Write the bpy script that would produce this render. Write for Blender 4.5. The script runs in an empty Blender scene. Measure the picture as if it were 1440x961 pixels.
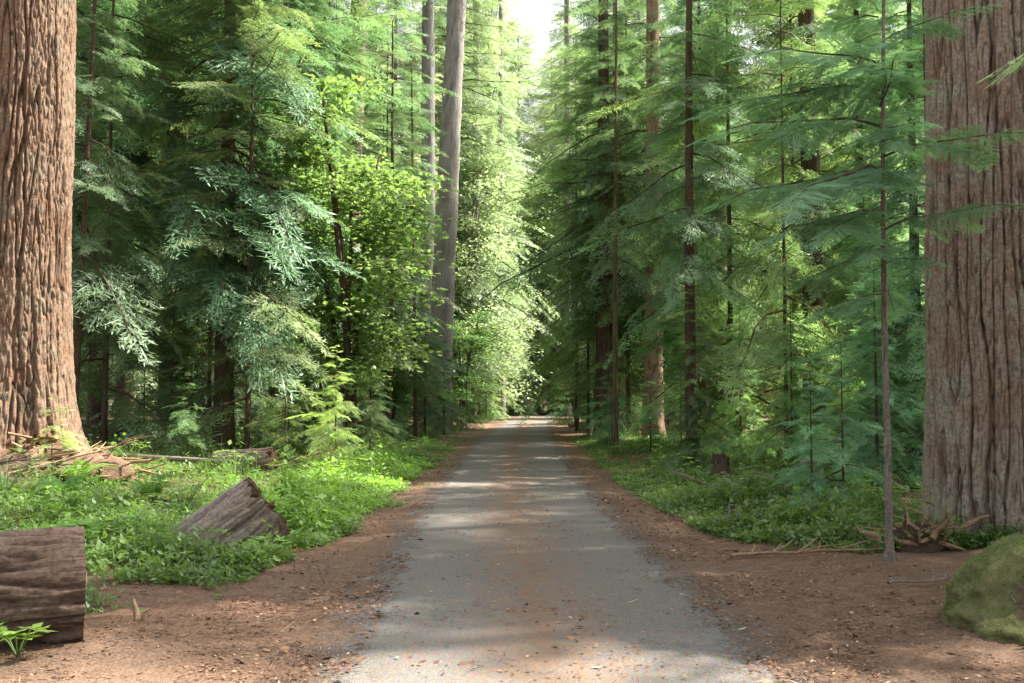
import bpy, math, random
import numpy as np
from mathutils import Vector

R = math.radians
RNG = np.random.default_rng(7)
random.seed(7)
scene = bpy.context.scene
COL = scene.collection

# ------------------------------------------------------------------ noise
_perm = np.random.default_rng(3).permutation(512).astype(np.int64)
_grad = np.random.default_rng(4).normal(size=(512, 3))
_grad /= np.linalg.norm(_grad, axis=1)[:, None]

def _h(i, j, k):
    return _perm[(_perm[(_perm[i & 511] + j) & 511] + k) & 511]

def pn(x, y, z=0.0):
    x, y, z = np.broadcast_arrays(np.asarray(x, float), np.asarray(y, float), np.asarray(z, float))
    i, j, k = np.floor(x).astype(np.int64), np.floor(y).astype(np.int64), np.floor(z).astype(np.int64)
    fx, fy, fz = x - i, y - j, z - k
    u, v, w = (t * t * t * (t * (t * 6 - 15) + 10) for t in (fx, fy, fz))
    def g(a, b, c):
        q = _grad[_h(i + a, j + b, k + c)]
        return q[..., 0] * (fx - a) + q[..., 1] * (fy - b) + q[..., 2] * (fz - c)
    def l(a, b, t):
        return a + (b - a) * t
    return 1.6 * l(l(l(g(0, 0, 0), g(1, 0, 0), u), l(g(0, 1, 0), g(1, 1, 0), u), v),
                   l(l(g(0, 0, 1), g(1, 0, 1), u), l(g(0, 1, 1), g(1, 1, 1), u), v), w)

def sst(a, b, x):
    t = np.clip((np.asarray(x, float) - a) / (b - a), 0, 1)
    return t * t * (3 - 2 * t)

# ------------------------------------------------------------------ place
def road_x(y):
    return np.interp(y, [-40, 0, 6, 14, 20, 40, 60, 75, 90, 105, 130, 170],
                     [1.2, .5, .22, -.08, -.22, -.27, .1, .6, 1.6, 3.6, 9.0, 22.0])

def terr(x, y):
    x = np.asarray(x, float); y = np.asarray(y, float)
    d = x - road_x(y)
    a = np.abs(d)
    off = sst(1.9, 3.2, a)
    left = .50 * sst(3.0, 8.5, -d) * sst(6, 14, y) + .35 * sst(9, 20, -d)
    right = .10 * sst(2.5, 6, d) + .35 * sst(8, 22, d)
    bump = .10 * pn(x * .35, y * .35) + .05 * pn(x * .9, y * .9, 3.1) + .022 * pn(x * 2.6, y * 2.6, 7.7)
    return -.02 * (1 - off) + off * (left + right + bump)

def T(x, y):
    return float(terr(x, y))

# ------------------------------------------------------------------ mesh buffer
class MB:
    def __init__(s):
        s.v, s.f, s.m, s.t, s.n = [], [], [], [], 0
        s.smooth = []
    def add(s, verts, faces, mat=0, tint=.5, smooth=False):
        verts = np.asarray(verts, float).reshape(-1, 3)
        faces = np.asarray(faces, np.int64)
        s.v.append(verts); s.f.append(faces + s.n)
        s.m.append(np.full(len(faces), mat)); s.smooth.append(np.full(len(faces), smooth))
        s.t.append(np.broadcast_to(np.asarray(tint, float), (len(verts),)))
        s.n += len(verts)
    def quads(s, q, tint=.5, mat=0):              # q: (N,4,3), tint: scalar or (N,)
        n = len(q)
        t = np.repeat(np.broadcast_to(np.asarray(tint, float), (n,)), 4)
        s.add(q.reshape(-1, 3), np.arange(4 * n).reshape(n, 4), mat, t)
    def tube(s, pts, rad, n=6, mat=0, tint=.5, cap=True):
        pts = np.asarray(pts, float); rad = np.broadcast_to(np.asarray(rad, float), (len(pts),))
        tg = np.gradient(pts, axis=0); tg /= np.linalg.norm(tg, axis=1)[:, None] + 1e-9
        ref = np.array([0, 0, 1.]) if abs(tg[0][2]) < .8 else np.array([1., 0, 0])
        a = np.cross(tg, ref); a /= np.linalg.norm(a, axis=1)[:, None] + 1e-9
        b = np.cross(tg, a)
        th = np.linspace(0, 2 * np.pi, n, endpoint=False)
        V = pts[:, None] + rad[:, None, None] * (a[:, None] * np.cos(th)[None, :, None] + b[:, None] * np.sin(th)[None, :, None])
        i = np.arange(len(pts) - 1)[:, None] * n; j = np.arange(n)[None]
        F = np.stack([i + j, i + n + j, i + n + (j + 1) % n, i + (j + 1) % n], -1).reshape(-1, 4)
        s.add(V.reshape(-1, 3), F, mat, tint, True)
    def mesh(s, name, mats):
        me = bpy.data.meshes.new(name)
        V = np.concatenate(s.v)
        arit = [f.shape[1] for f in s.f]
        lv = np.concatenate([f.ravel() for f in s.f])
        tot = np.concatenate([np.full(len(f), f.shape[1]) for f in s.f])
        st = np.concatenate([[0], np.cumsum(tot)[:-1]])
        me.vertices.add(len(V)); me.vertices.foreach_set('co', V.astype(np.float32).ravel())
        me.loops.add(len(lv)); me.loops.foreach_set('vertex_index', lv.astype(np.int32))
        me.polygons.add(len(tot)); me.polygons.foreach_set('loop_start', st.astype(np.int32))
        me.polygons.foreach_set('material_index', np.concatenate(s.m).astype(np.int32))
        me.polygons.foreach_set('use_smooth', np.concatenate(s.smooth).astype(bool))
        at = me.attributes.new('tint', 'FLOAT', 'POINT')
        at.data.foreach_set('value', np.concatenate(s.t).astype(np.float32))
        for m in mats: me.materials.append(m)
        me.update(calc_edges=True); me.validate()
        return me
    def obj(s, name, mats, parent=None, loc=(0, 0, 0)):
        if not isinstance(mats, (list, tuple)): mats = [mats]
        o = bpy.data.objects.new(name, s.mesh(name, mats)); COL.objects.link(o)
        o.location = loc
        if parent: o.parent = parent
        return o

def tag(o, label=None, cat=None, group=None, kind=None):
    if label: o['label'] = label
    if cat: o['category'] = cat
    if group: o['group'] = group
    if kind: o['kind'] = kind
    return o

def thing(name, loc, label, cat, group=None, rz=0, s=1.0):
    o = bpy.data.objects.new(name, None); COL.objects.link(o)
    o.empty_display_size = .2
    o.location = loc; o.rotation_euler = (0, 0, rz); o.scale = (s, s, s)
    return tag(o, label, cat, group)

def copy_thing(src, loc, label, group=None, rz=0, s=1.0, col=None, tilt=(0, 0)):
    r = src.copy(); COL.objects.link(r)
    r.location = loc; r.rotation_euler = (tilt[0], tilt[1], rz)
    r.scale = (s, s, s) if not hasattr(s, '__len__') else s
    r['label'] = label
    if group: r['group'] = group
    elif 'group' in r: del r['group']
    if src.type == 'MESH' and col: r.color = (*col, 1)
    for ch in src.children:
        c = ch.copy(); COL.objects.link(c); c.parent = r
        if col and c.name.startswith(('crown', 'frond', 'leaves')): c.color = (*col, 1)
    return r

# ------------------------------------------------------------------ materials
def newmat(name):
    m = bpy.data.materials.new(name); m.use_nodes = True
    nt = m.node_tree; nt.nodes.clear()
    return m, nt

def N(nt, t, **kw):
    n = nt.nodes.new(t)
    for k, v in kw.items():
        if k.startswith('i_'):
            n.inputs[k[2:].replace('_', ' ')].default_value = v
        elif k.startswith('n_'):
            n.inputs[int(k[2:])].default_value = v
        else:
            setattr(n, k, v)
    return n

def L(nt, a, b): nt.links.new(a, b)

def mixc(nt, fac, a, b, blend='MIX'):
    n = nt.nodes.new('ShaderNodeMix'); n.data_type = 'RGBA'; n.blend_type = blend
    for sock, v in ((n.inputs[0], fac), (n.inputs[6], a), (n.inputs[7], b)):
        if hasattr(v, 'is_linked') or hasattr(v, 'node'): L(nt, v, sock)
        else: sock.default_value = v if isinstance(v, (int, float)) else (*v, 1)
    return n.outputs[2]

def ramp(nt, fac, stops):
    n = nt.nodes.new('ShaderNodeValToRGB')
    e = n.color_ramp.elements
    while len(e) < len(stops): e.new(.5)
    for q, (p, c) in zip(e, stops):
        q.position = p; q.color = (*c, 1) if hasattr(c, '__len__') else (c, c, c, 1)
    L(nt, fac, n.inputs[0])
    return n.outputs[0]

def math_(nt, op, a, b=None, c=None, clamp=False):
    n = nt.nodes.new('ShaderNodeMath'); n.operation = op; n.use_clamp = clamp
    for k, v in enumerate((a, b, c)):
        if v is None: continue
        if isinstance(v, (int, float)): n.inputs[k].default_value = v
        else: L(nt, v, n.inputs[k])
    return n.outputs[0]

def noise(nt, vec, scale, detail=4, rough=.6, dist=0):
    n = N(nt, 'ShaderNodeTexNoise'); n.inputs['Scale'].default_value = scale
    n.inputs['Detail'].default_value = detail; n.inputs['Roughness'].default_value = rough
    n.inputs['Distortion'].default_value = dist
    L(nt, vec, n.inputs['Vector'])
    return n.outputs['Fac']

def mapping(nt, vec, sc):
    n = N(nt, 'ShaderNodeMapping'); n.inputs['Scale'].default_value = sc
    L(nt, vec, n.inputs['Vector']); return n.outputs[0]

def leaf_mat(name, dark, light, trans, tfac=.4, gloss=.05):
    m, nt = newmat(name)
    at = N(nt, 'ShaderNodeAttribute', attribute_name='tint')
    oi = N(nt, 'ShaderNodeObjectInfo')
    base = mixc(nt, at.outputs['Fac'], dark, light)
    geo = N(nt, 'ShaderNodeNewGeometry')
    patch = noise(nt, mapping(nt, geo.outputs['Position'], (.5, .5, .5)), 1.0, 2)
    base = mixc(nt, math_(nt, 'MULTIPLY', patch, .5), base, (.5, .42, .10), 'MULTIPLY') if False else base
    hv = N(nt, 'ShaderNodeHueSaturation')
    L(nt, math_(nt, 'MULTIPLY_ADD', oi.outputs['Random'], .05, .475), hv.inputs['Hue'])
    L(nt, math_(nt, 'MULTIPLY_ADD', patch, .9, .55), hv.inputs['Value'])
    L(nt, base, hv.inputs['Color'])
    col = mixc(nt, 1.0, hv.outputs[0], oi.outputs['Color'], 'MULTIPLY')
    tcol = mixc(nt, 1.0, col, trans, 'MULTIPLY')
    d = N(nt, 'ShaderNodeBsdfDiffuse'); L(nt, col, d.inputs[0])
    t = N(nt, 'ShaderNodeBsdfTranslucent'); L(nt, tcol, t.inputs[0])
    mx = N(nt, 'ShaderNodeMixShader'); mx.inputs[0].default_value = tfac
    L(nt, d.outputs[0], mx.inputs[1]); L(nt, t.outputs[0], mx.inputs[2])
    g = N(nt, 'ShaderNodeBsdfGlossy'); g.inputs['Roughness'].default_value = .45
    g.inputs['Color'].default_value = (.8, .9, .85, 1)
    m2 = N(nt, 'ShaderNodeMixShader'); m2.inputs[0].default_value = gloss
    L(nt, mx.outputs[0], m2.inputs[1]); L(nt, g.outputs[0], m2.inputs[2])
    o = N(nt, 'ShaderNodeOutputMaterial'); L(nt, m2.outputs[0], o.inputs[0])
    return m

def bark_mat(name, furrow, ridge, lichen, sc=1.0, red=(.20, .085, .045), lich=.5, vert=True, bump=.5):
    m, nt = newmat(name)
    tc = N(nt, 'ShaderNodeTexCoord'); oi = N(nt, 'ShaderNodeObjectInfo')
    at = N(nt, 'ShaderNodeAttribute', attribute_name='tint')
    vec = mapping(nt, tc.outputs['Object'], (sc, sc, sc * .16) if vert else (sc * .16, sc, sc))
    n1 = noise(nt, vec, 14, 6, .75, .4)
    n2 = noise(nt, tc.outputs['Object'], 1.3, 4, .6)
    n3 = noise(nt, tc.outputs['Object'], 26, 4, .7)
    f = math_(nt, 'ADD', math_(nt, 'MULTIPLY', at.outputs['Fac'], .85), math_(nt, 'MULTIPLY_ADD', n1, 1.6, -.8), clamp=True)
    c = ramp(nt, f, [(.05, furrow), (.4, tuple(.5 * (a + b) for a, b in zip(furrow, ridge))), (.85, ridge)])
    c = mixc(nt, math_(nt, 'MULTIPLY', ramp(nt, n2, [(.45, 0.), (.68, 1.)]), .55), c, red)
    nl = noise(nt, tc.outputs['Object'], 2.2, 6, .7)
    lm = math_(nt, 'MULTIPLY', math_(nt, 'MULTIPLY', ramp(nt, nl, [(.5, 0.), (.62, 1.)]), f), lich)
    c = mixc(nt, lm, c, lichen)
    c = mixc(nt, ramp(nt, n3, [(.42, 0.), (.66, .75)]), c, tuple(x * .30 for x in ridge))
    c = mixc(nt, 1.0, c, oi.outputs['Color'], 'MULTIPLY')
    p = N(nt, 'ShaderNodeBsdfPrincipled'); L(nt, c, p.inputs['Base Color'])
    p.inputs['Roughness'].default_value = .95
    p.inputs['Specular IOR Level'].default_value = .15
    b = N(nt, 'ShaderNodeBump'); b.inputs['Strength'].default_value = bump; b.inputs['Distance'].default_value = .04
    L(nt, math_(nt, 'ADD', n1, math_(nt, 'MULTIPLY', n3, .5)), b.inputs['Height']); L(nt, b.outputs[0], p.inputs['Normal'])
    o = N(nt, 'ShaderNodeOutputMaterial'); L(nt, p.outputs[0], o.inputs[0])
    return m

def litter_nodes(nt, vec):
    n1 = noise(nt, vec, .55, 5, .65)
    n2 = noise(nt, vec, 7, 6, .75)
    n3 = noise(nt, vec, 45, 4, .8)
    c = ramp(nt, n2, [(.25, (.07, .04, .028)), (.45, (.20, .118, .08)), (.6, (.285, .178, .122)), (.78, (.42, .29, .21))])
    c = mixc(nt, math_(nt, 'MULTIPLY', ramp(nt, n1, [(.40, 0.), (.60, 1.)]), .75), c, (.22, .155, .112))
    c = mixc(nt, ramp(nt, n3, [(.35, .75), (.6, 0.)]), c, (.045, .027, .018))
    vo = N(nt, 'ShaderNodeTexVoronoi'); vo.inputs['Scale'].default_value = 22
    L(nt, vec, vo.inputs['Vector'])
    lf = ramp(nt, vo.outputs['Distance'], [(.10, 1.), (.2, 0.)])
    c = mixc(nt, math_(nt, 'MULTIPLY', lf, .5), c, (.36, .22, .13))
    return c, math_(nt, 'ADD', n2, math_(nt, 'MULTIPLY', n3, .6))

def ground_mat():
    m, nt = newmat('forest_floor')
    tc = N(nt, 'ShaderNodeTexCoord'); at = N(nt, 'ShaderNodeAttribute', attribute_name='tint')
    c, hgt = litter_nodes(nt, tc.outputs['Object'])
    nm = noise(nt, tc.outputs['Object'], 1.6, 5, .7)
    gm = math_(nt, 'MULTIPLY', ramp(nt, nm, [(.4, 0.), (.58, 1.)]), at.outputs['Fac'])
    c = mixc(nt, gm, c, (.035, .06, .022))
    p = N(nt, 'ShaderNodeBsdfPrincipled'); L(nt, c, p.inputs['Base Color'])
    p.inputs['Roughness'].default_value = .95; p.inputs['Specular IOR Level'].default_value = .1
    b = N(nt, 'ShaderNodeBump'); b.inputs['Strength'].default_value = .7; b.inputs['Distance'].default_value = .04
    L(nt, hgt, b.inputs['Height']); L(nt, b.outputs[0], p.inputs['Normal'])
    o = N(nt, 'ShaderNodeOutputMaterial'); L(nt, p.outputs[0], o.inputs[0])
    return m

def road_mat():
    m, nt = newmat('worn_asphalt')
    tc = N(nt, 'ShaderNodeTexCoord'); at = N(nt, 'ShaderNodeAttribute', attribute_name='tint')  # tint: signed offset / 2.4
    vec = tc.outputs['Object']
    lit, hl = litter_nodes(nt, vec)
    s = math_(nt, 'MULTIPLY', at.outputs['Fac'], 2.4)
    ng = noise(nt, mapping(nt, vec, (1.6, .5, 1)), 1.0, 6, .7)
    nf = noise(nt, vec, 60, 3, .8)
    nm = noise(nt, mapping(nt, vec, (2.0, .8, 1)), 2.4, 6, .75)
    vo = N(nt, 'ShaderNodeTexVoronoi'); vo.inputs['Scale'].default_value = 75
    L(nt, vec, vo.inputs['Vector'])
    asp = ramp(nt, nf, [(.3, (.085, .082, .078)), (.5, (.155, .15, .142)), (.72, (.28, .27, .255))])
    asp = mixc(nt, .35, asp, vo.outputs['Color'], 'SOFT_LIGHT')
    asp = mixc(nt, math_(nt, 'MULTIPLY', ng, .5), asp, (.11, .108, .105))
    # centre strip of needles between the wheel tracks
    ab = math_(nt, 'ABSOLUTE', s)
    cen = math_(nt, 'MULTIPLY', 1.15, math_(nt, 'SUBTRACT', 1.0, math_(nt, 'DIVIDE', ab, .68), clamp=True))
    cen = math_(nt, 'MULTIPLY', cen, math_(nt, 'MULTIPLY_ADD', nm, 2.6, -.55, clamp=True), clamp=True)
    sp = noise(nt, vec, 24, 4, .8)
    cen = math_(nt, 'MULTIPLY', cen, math_(nt, 'MULTIPLY_ADD', sp, 3.0, -.7, clamp=True))
    c = mixc(nt, cen, asp, mixc(nt, .45, lit, (.19, .115, .068)))
    # thin dusting everywhere
    dust = ramp(nt, math_(nt, 'ADD', sp, math_(nt, 'MULTIPLY', nm, .25)), [(.64, 0.), (.74, .7)])
    c = mixc(nt, dust, c, (.22, .14, .09))
    # ragged litter over both edges
    e = math_(nt, 'ADD', ab, math_(nt, 'ADD', math_(nt, 'MULTIPLY_ADD', nm, 1.5, -.75), math_(nt, 'MULTIPLY_ADD', sp, 1.4, -.7)))
    em = N(nt, 'ShaderNodeMapRange'); em.inputs['From Min'].default_value = 1.32; em.inputs['From Max'].default_value = 1.66
    L(nt, e, em.inputs['Value'])
    rim = N(nt, 'ShaderNodeMapRange'); rim.inputs['From Min'].default_value = 1.5; rim.inputs['From Max'].default_value = 1.8
    L(nt, ab, rim.inputs['Value'])
    emx = math_(nt, 'MAXIMUM', em.outputs[0], rim.outputs[0])
    far = N(nt, 'ShaderNodeMapRange'); far.inputs['From Min'].default_value = 1.75; far.inputs['From Max'].default_value = 1.35
    far.inputs['To Max'].default_value = .45
    L(nt, math_(nt, 'ADD', ab, math_(nt, 'MULTIPLY_ADD', nm, .3, -.05)), far.inputs['Value'])
    c = mixc(nt, emx, c, mixc(nt, far.outputs[0], lit, (.22, .12, .07)))
    p = N(nt, 'ShaderNodeBsdfPrincipled'); L(nt, c, p.inputs['Base Color'])
    p.inputs['Roughness'].default_value = .92; p.inputs['Specular IOR Level'].default_value = .12
    b = N(nt, 'ShaderNodeBump'); b.inputs['Strength'].default_value = .7; b.inputs['Distance'].default_value = .04
    ha = math_(nt, 'MULTIPLY', math_(nt, 'ADD', nf, sp), .22)
    L(nt, math_(nt, 'ADD', math_(nt, 'MULTIPLY', hl, emx), math_(nt, 'MULTIPLY', ha, math_(nt, 'SUBTRACT', 1.0, emx))), b.inputs['Height']); L(nt, b.outputs[0], p.inputs['Normal'])
    o = N(nt, 'ShaderNodeOutputMaterial'); L(nt, p.outputs[0], o.inputs[0])
    return m

def litter_bits_mat():
    m, nt = newmat('dry_leaf_bits')
    at = N(nt, 'ShaderNodeAttribute', attribute_name='tint')
    c = ramp(nt, at.outputs['Fac'], [(.0, (.05, .03, .02)), (.45, (.16, .085, .05)), (.8, (.30, .17, .09)), (1., (.48, .38, .26))])
    p = N(nt, 'ShaderNodeBsdfPrincipled'); L(nt, c, p.inputs['Base Color']); p.inputs['Roughness'].default_value = .9
    o = N(nt, 'ShaderNodeOutputMaterial'); L(nt, p.outputs[0], o.inputs[0])
    return m

def moss_mat():
    m, nt = newmat('moss')
    tc = N(nt, 'ShaderNodeTexCoord'); at = N(nt, 'ShaderNodeAttribute', attribute_name='tint')
    n1 = noise(nt, tc.outputs['Object'], 4, 5, .7); n2 = noise(nt, tc.outputs['Object'], 40, 4, .8)
    c = ramp(nt, n1, [(.3, (.10, .115, .05)), (.45, (.23, .24, .10)), (.6, (.34, .335, .17)), (.75, (.21, .15, .095))])
    c = mixc(nt, math_(nt, 'MULTIPLY', n2, .8), c, (.03, .04, .015))
    lit, _ = litter_nodes(nt, tc.outputs['Object'])
    c = mixc(nt, at.outputs['Fac'], c, lit)
    p = N(nt, 'ShaderNodeBsdfPrincipled'); L(nt, c, p.inputs['Base Color']); p.inputs['Roughness'].default_value = 1
    p.inputs['Specular IOR Level'].default_value = .05
    b = N(nt, 'ShaderNodeBump'); b.inputs['Strength'].default_value = .9; b.inputs['Distance'].default_value = .03
    L(nt, math_(nt, 'ADD', n2, n1), b.inputs['Height']); L(nt, b.outputs[0], p.inputs['Normal'])
    o = N(nt, 'ShaderNodeOutputMaterial'); L(nt, p.outputs[0], o.inputs[0])
    return m

M = {
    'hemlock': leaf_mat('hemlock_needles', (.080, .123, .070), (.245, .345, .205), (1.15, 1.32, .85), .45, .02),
    'maple': leaf_mat('maple_leaves', (.10, .165, .055), (.25, .345, .135), (1.25, 1.38, .8), .5, .03),
    'pale': leaf_mat('painted_sun_leaves', (.19, .26, .14), (.50, .58, .40), (1.1, 1.2, .8), .5, .03),  # sunlight and distant haze put into a lighter leaf colour
    'fern': leaf_mat('fern_leaves', (.06, .12, .03), (.16, .28, .07), (1.5, 1.6, .7), .42, .04),
    'cover': leaf_mat('low_plants', (.07, .13, .04), (.21, .33, .10), (1.5, 1.6, .7), .42, .04),
    'bark_red': bark_mat('red_furrowed_bark', (.030, .018, .013), (.31, .222, .165), (.27, .28, .21), 1.0, (.22, .105, .06), .5),
    'bark_grey': bark_mat('brown_furrowed_bark', (.030, .021, .016), (.335, .275, .222), (.33, .35, .28), 1.0, (.22, .11, .07), .75),
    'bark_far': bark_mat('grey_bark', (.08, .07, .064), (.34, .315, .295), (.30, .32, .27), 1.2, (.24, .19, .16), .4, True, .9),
    'bark_dark': bark_mat('dark_bark', (.025, .017, .013), (.13, .095, .07), (.12, .14, .08), 2.0, (.13, .06, .035), .5, True, .7),
    'bark_log': bark_mat('log_bark', (.022, .016, .013), (.20, .15, .12), (.18, .19, .14), 1.2, (.15, .09, .06), .3, False, .9),
    'dead': bark_mat('weathered_wood', (.05, .04, .034), (.36, .31, .27), (.26, .26, .18), 2.0, (.26, .15, .09), .4, False, .6),
    'wood': bark_mat('splintered_wood', (.08, .05, .03), (.50, .36, .23), (.4, .36, .22), 2.0, (.33, .17, .09), .2, False, .6),
    'ground': ground_mat(), 'road': road_mat(), 'bits': litter_bits_mat(), 'moss': moss_mat(),
}

# ------------------------------------------------------------------ leaf building blocks
def diamond(p, d, n, ln, w):
    """p base (N,3), d direction (N,3), n side direction (N,3)"""
    mid = p + d * (ln * .45)[:, None]
    return np.stack([p, mid + n * (w * .5)[:, None], p + d * ln[:, None], mid - n * (w * .5)[:, None]], 1)

def spray(rng, n=9, fine=False, subs=4):
    """flat feathery conifer spray of unit length along +x"""
    P, D, S, LN, W = [], [], [], [], []
    for i in range(n):
        for sd in (-1, 1):
            x = (i + .5 + .25 * sd + rng.uniform(-.3, .3)) / n * .95 + .03
            l = (.46 * (1 - x) ** .7 + .07) * rng.uniform(.55, 1.25)
            a = R(rng.uniform(36, 66)) * sd
            dz = rng.uniform(-.28, -.02)
            d = np.array([math.cos(a), math.sin(a), dz]); d /= np.linalg.norm(d)
            side = np.array([-d[1], d[0], rng.uniform(-.25, .25)]); side /= np.linalg.norm(side)
            p = np.array([x, 0, -.10 * x * x])
            if not fine:
                P.append(p); D.append(d); S.append(side); LN.append(l); W.append(.008 + .02 * l)
                for q in range(subs):
                    f = (q + rng.uniform(.1, .9)) / subs * .85; s2 = 1 if q % 2 else -1
                    dd = d * .7 + side * .6 * s2 + rng.normal(0, .16, 3); dd /= np.linalg.norm(dd)
                    P.append(p + d * l * f); D.append(dd); S.append(np.cross(dd, np.cross(d, side)) + rng.normal(0, .25, 3)); LN.append((.08 + .20 * l) * rng.uniform(.6, 1.4)); W.append(.028)
            else:
                k = max(3, int(l / .045))
                for q in range(k):
                    for s2 in (-1, 1):
                        pp = p + d * (l * (q + .3 * (s2 > 0)) / k)
                        dd = d * .75 + side * .66 * s2; dd /= np.linalg.norm(dd)
                        P.append(pp); D.append(dd); S.append(np.cross(dd, np.cross(d, side))); LN.append(.055 + .02 * (1 - q / k)); W.append(.022)
                P.append(p); D.append(d); S.append(side); LN.append(l); W.append(.016)
    P.append(np.array([.55, 0, -.03])); D.append(np.array([.98, 0, -.15])); S.append(np.array([0, 1., 0])); LN.append(.5); W.append(.04)
    return diamond(np.array(P), np.array(D), np.array(S), np.array(LN), np.array(W))

def rotm(yaw, pitch, roll):
    cy, sy, cp, sp, cr, sr = math.cos(yaw), math.sin(yaw), math.cos(pitch), math.sin(pitch), math.cos(roll), math.sin(roll)
    Rz = np.array([[cy, -sy, 0], [sy, cy, 0], [0, 0, 1]])
    Ry = np.array([[cp, 0, -sp], [0, 1, 0], [sp, 0, cp]])       # positive pitch lifts +x
    Rx = np.array([[1, 0, 0], [0, cr, -sr], [0, sr, cr]])
    return Rz @ Ry @ Rx

def branch(rng, ns=8, fine=False, droop=.22, spread=.42, nsp=9):
    """unit-length bough along +x: leaf quads, tints, axis points"""
    sp = [spray(rng, nsp, fine) for _ in range(3)]
    Q, Tn = [], []
    b1, b2 = rng.normal(0, .035), rng.uniform(.04, .14)
    def ax(t): return np.array([t, b1 * math.sin(t * 5), b2 * t - droop * t * t + .015 * math.sin(t * 9)])
    for i in range(ns):
        for sd in (-1, 1):
            t = .16 + .80 * (i + .5 + sd * .22) / ns
            s = spread * (math.sin(min(1, t * 1.15 + .1) * math.pi) ** .6 * .8 + .25) * rng.uniform(.75, 1.2)
            m = rotm(sd * R(rng.uniform(40, 66)), R(rng.uniform(-34, 2)), R(rng.uniform(-28, 28)))
            q = sp[rng.integers(3)] * s
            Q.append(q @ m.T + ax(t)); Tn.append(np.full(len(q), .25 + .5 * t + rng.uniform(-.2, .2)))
    for k in range(2):
        q = sp[k] * spread * .95
        Q.append(q @ rotm(rng.uniform(-.2, .2), R(-18), 0).T + ax(.8 + .12 * k)); Tn.append(np.full(len(q), .8))
    axis = np.array([ax(t) for t in np.linspace(0, 1.05, 6)])
    return np.concatenate(Q), np.clip(np.concatenate(Tn), 0, 1), axis

_rb = np.random.default_rng(11)
BR = [branch(_rb, 10, nsp=8, spread=.36) for _ in range(6)]
BR_COARSE = [branch(_rb, 8, nsp=5, spread=.40) for _ in range(5)]
BR_FINE = [branch(_rb, 9, True, droop=.20, spread=.40, nsp=9) for _ in range(4)]

def crown_mesh(name, rng, H, z0, Rm, nb, mat, bark, lib=BR, lean=(0, 0), pitch=(-24, 14), shape=.8, minl=.4, extra=(), skip=None, gaps=.0):
    b = MB()
    for k in range(nb):
        f = ((k + rng.uniform(0, 1)) / nb) ** .9
        if gaps and pn(k * .37, H, nb * .1) > gaps: continue
        z = z0 + (H - z0) * f
        yaw = k * 2.39996 + rng.uniform(-.9, .9)
        irr = pn(math.cos(yaw) * 1.1 + nb, math.sin(yaw) * 1.1 + H, z * .33)
        if irr < -.42: continue
        ln = (Rm * (1 - f) ** shape * rng.uniform(.35, 1.2) * (1 + .75 * irr) + minl)
        if skip and abs((yaw - R(skip[0]) + math.pi) % (2 * math.pi) - math.pi) < R(skip[1]): continue
        pt = R(pitch[0] + (pitch[1] - pitch[0]) * f + rng.uniform(-17, 15))
        put_branch(b, rng, lib, (lean[0] * z / H, lean[1] * z / H, z), ln, yaw, pt, rng.uniform(-.22, .22))
    for (z, ln, yaw, pt) in extra:
        put_branch(b, rng, lib, (lean[0] * z / H, lean[1] * z / H, z), ln, R(yaw), R(pt), rng.uniform(-.1, .1))
    return b.mesh(name, [mat, bark])

def put_branch(b, rng, lib, p, ln, yaw, pt, roll, dt=None):
    q, t, ax = lib[rng.integers(len(lib))]
    m = rotm(yaw, pt, roll) * ln
    dt = rng.uniform(-.28, .22) if dt is None else dt
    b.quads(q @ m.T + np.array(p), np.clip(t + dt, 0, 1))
    b.tube(ax @ m.T + np.array(p), np.linspace(.010, .003, len(ax)) * max(ln, .6), 4, 1, .5)

def trunk_mesh(name, mat, r0, H, nth=20, nz=40, flare=.5, lean=(0, 0), taper=.75, bend=.0, seed=0, fur=.05, fs=(6., 1.1), dense=None, lobes=5, zb=-.5):
    """trunk with real furrows in its bark; fs = (cells per metre round, along)"""
    if dense:
        k = int(nz * .85)
        z = np.concatenate([np.linspace(zb, dense, k), np.linspace(dense, H, nz - k + 1)[1:]])
    else:
        z = zb + (H - zb) * np.linspace(0, 1, nz) ** 1.15
    th = np.linspace(0, 2 * np.pi, nth, endpoint=False)
    Z, TH = np.meshgrid(z, th, indexing='ij')
    zp = np.maximum(Z, 0)
    r = r0 * (1 - taper * zp / H)
    lob = 1 + .55 * np.cos(TH * lobes + seed + .6 * np.sin(TH * 2 + seed))
    r = r + flare * r0 * (np.exp(-zp / (r0 * .9)) * .55 * lob + np.exp(-zp / (r0 * 3.2)) * .22)
    r = r + r0 * .05 * pn(np.cos(TH) * 1.2 + seed, np.sin(TH) * 1.2, Z * .4)
    cx, cy = np.cos(TH), np.sin(TH)
    wx = .15 * pn(cx * r0 * 2.2 + seed, cy * r0 * 2.2, Z * .9)
    a, c = cx * r0 * fs[0] + wx, cy * r0 * fs[0] + wx
    n1 = np.abs(pn(a + seed, c, Z * fs[1] + wx))
    n2 = np.abs(pn(a * 1.9 + 7, c * 1.9 + seed, Z * fs[1] * 4.2))
    n3 = pn(a * 4 + 3, c * 4, Z * fs[1] * 13)
    ridge = sst(.01, .17, n1) * .66 + sst(.0, .15, n2) * .34
    r = r + fur * (ridge - .8) + fur * .30 * n3
    b = MB()
    X = r * cx + lean[0] * zp / H + bend * np.sin(zp / H * 3.0 + seed)
    Y = r * cy + lean[1] * zp / H
    i = np.arange(len(z) - 1)[:, None] * nth; j = np.arange(nth)[None]
    F = np.stack([i + j, i + (j + 1) % nth, i + nth + (j + 1) % nth, i + nth + j], -1).reshape(-1, 4)
    b.add(np.stack([X, Y, Z], -1).reshape(-1, 3), F, 0, np.clip(ridge + .15 * n3, 0, 1).ravel(), True)
    return b

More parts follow.
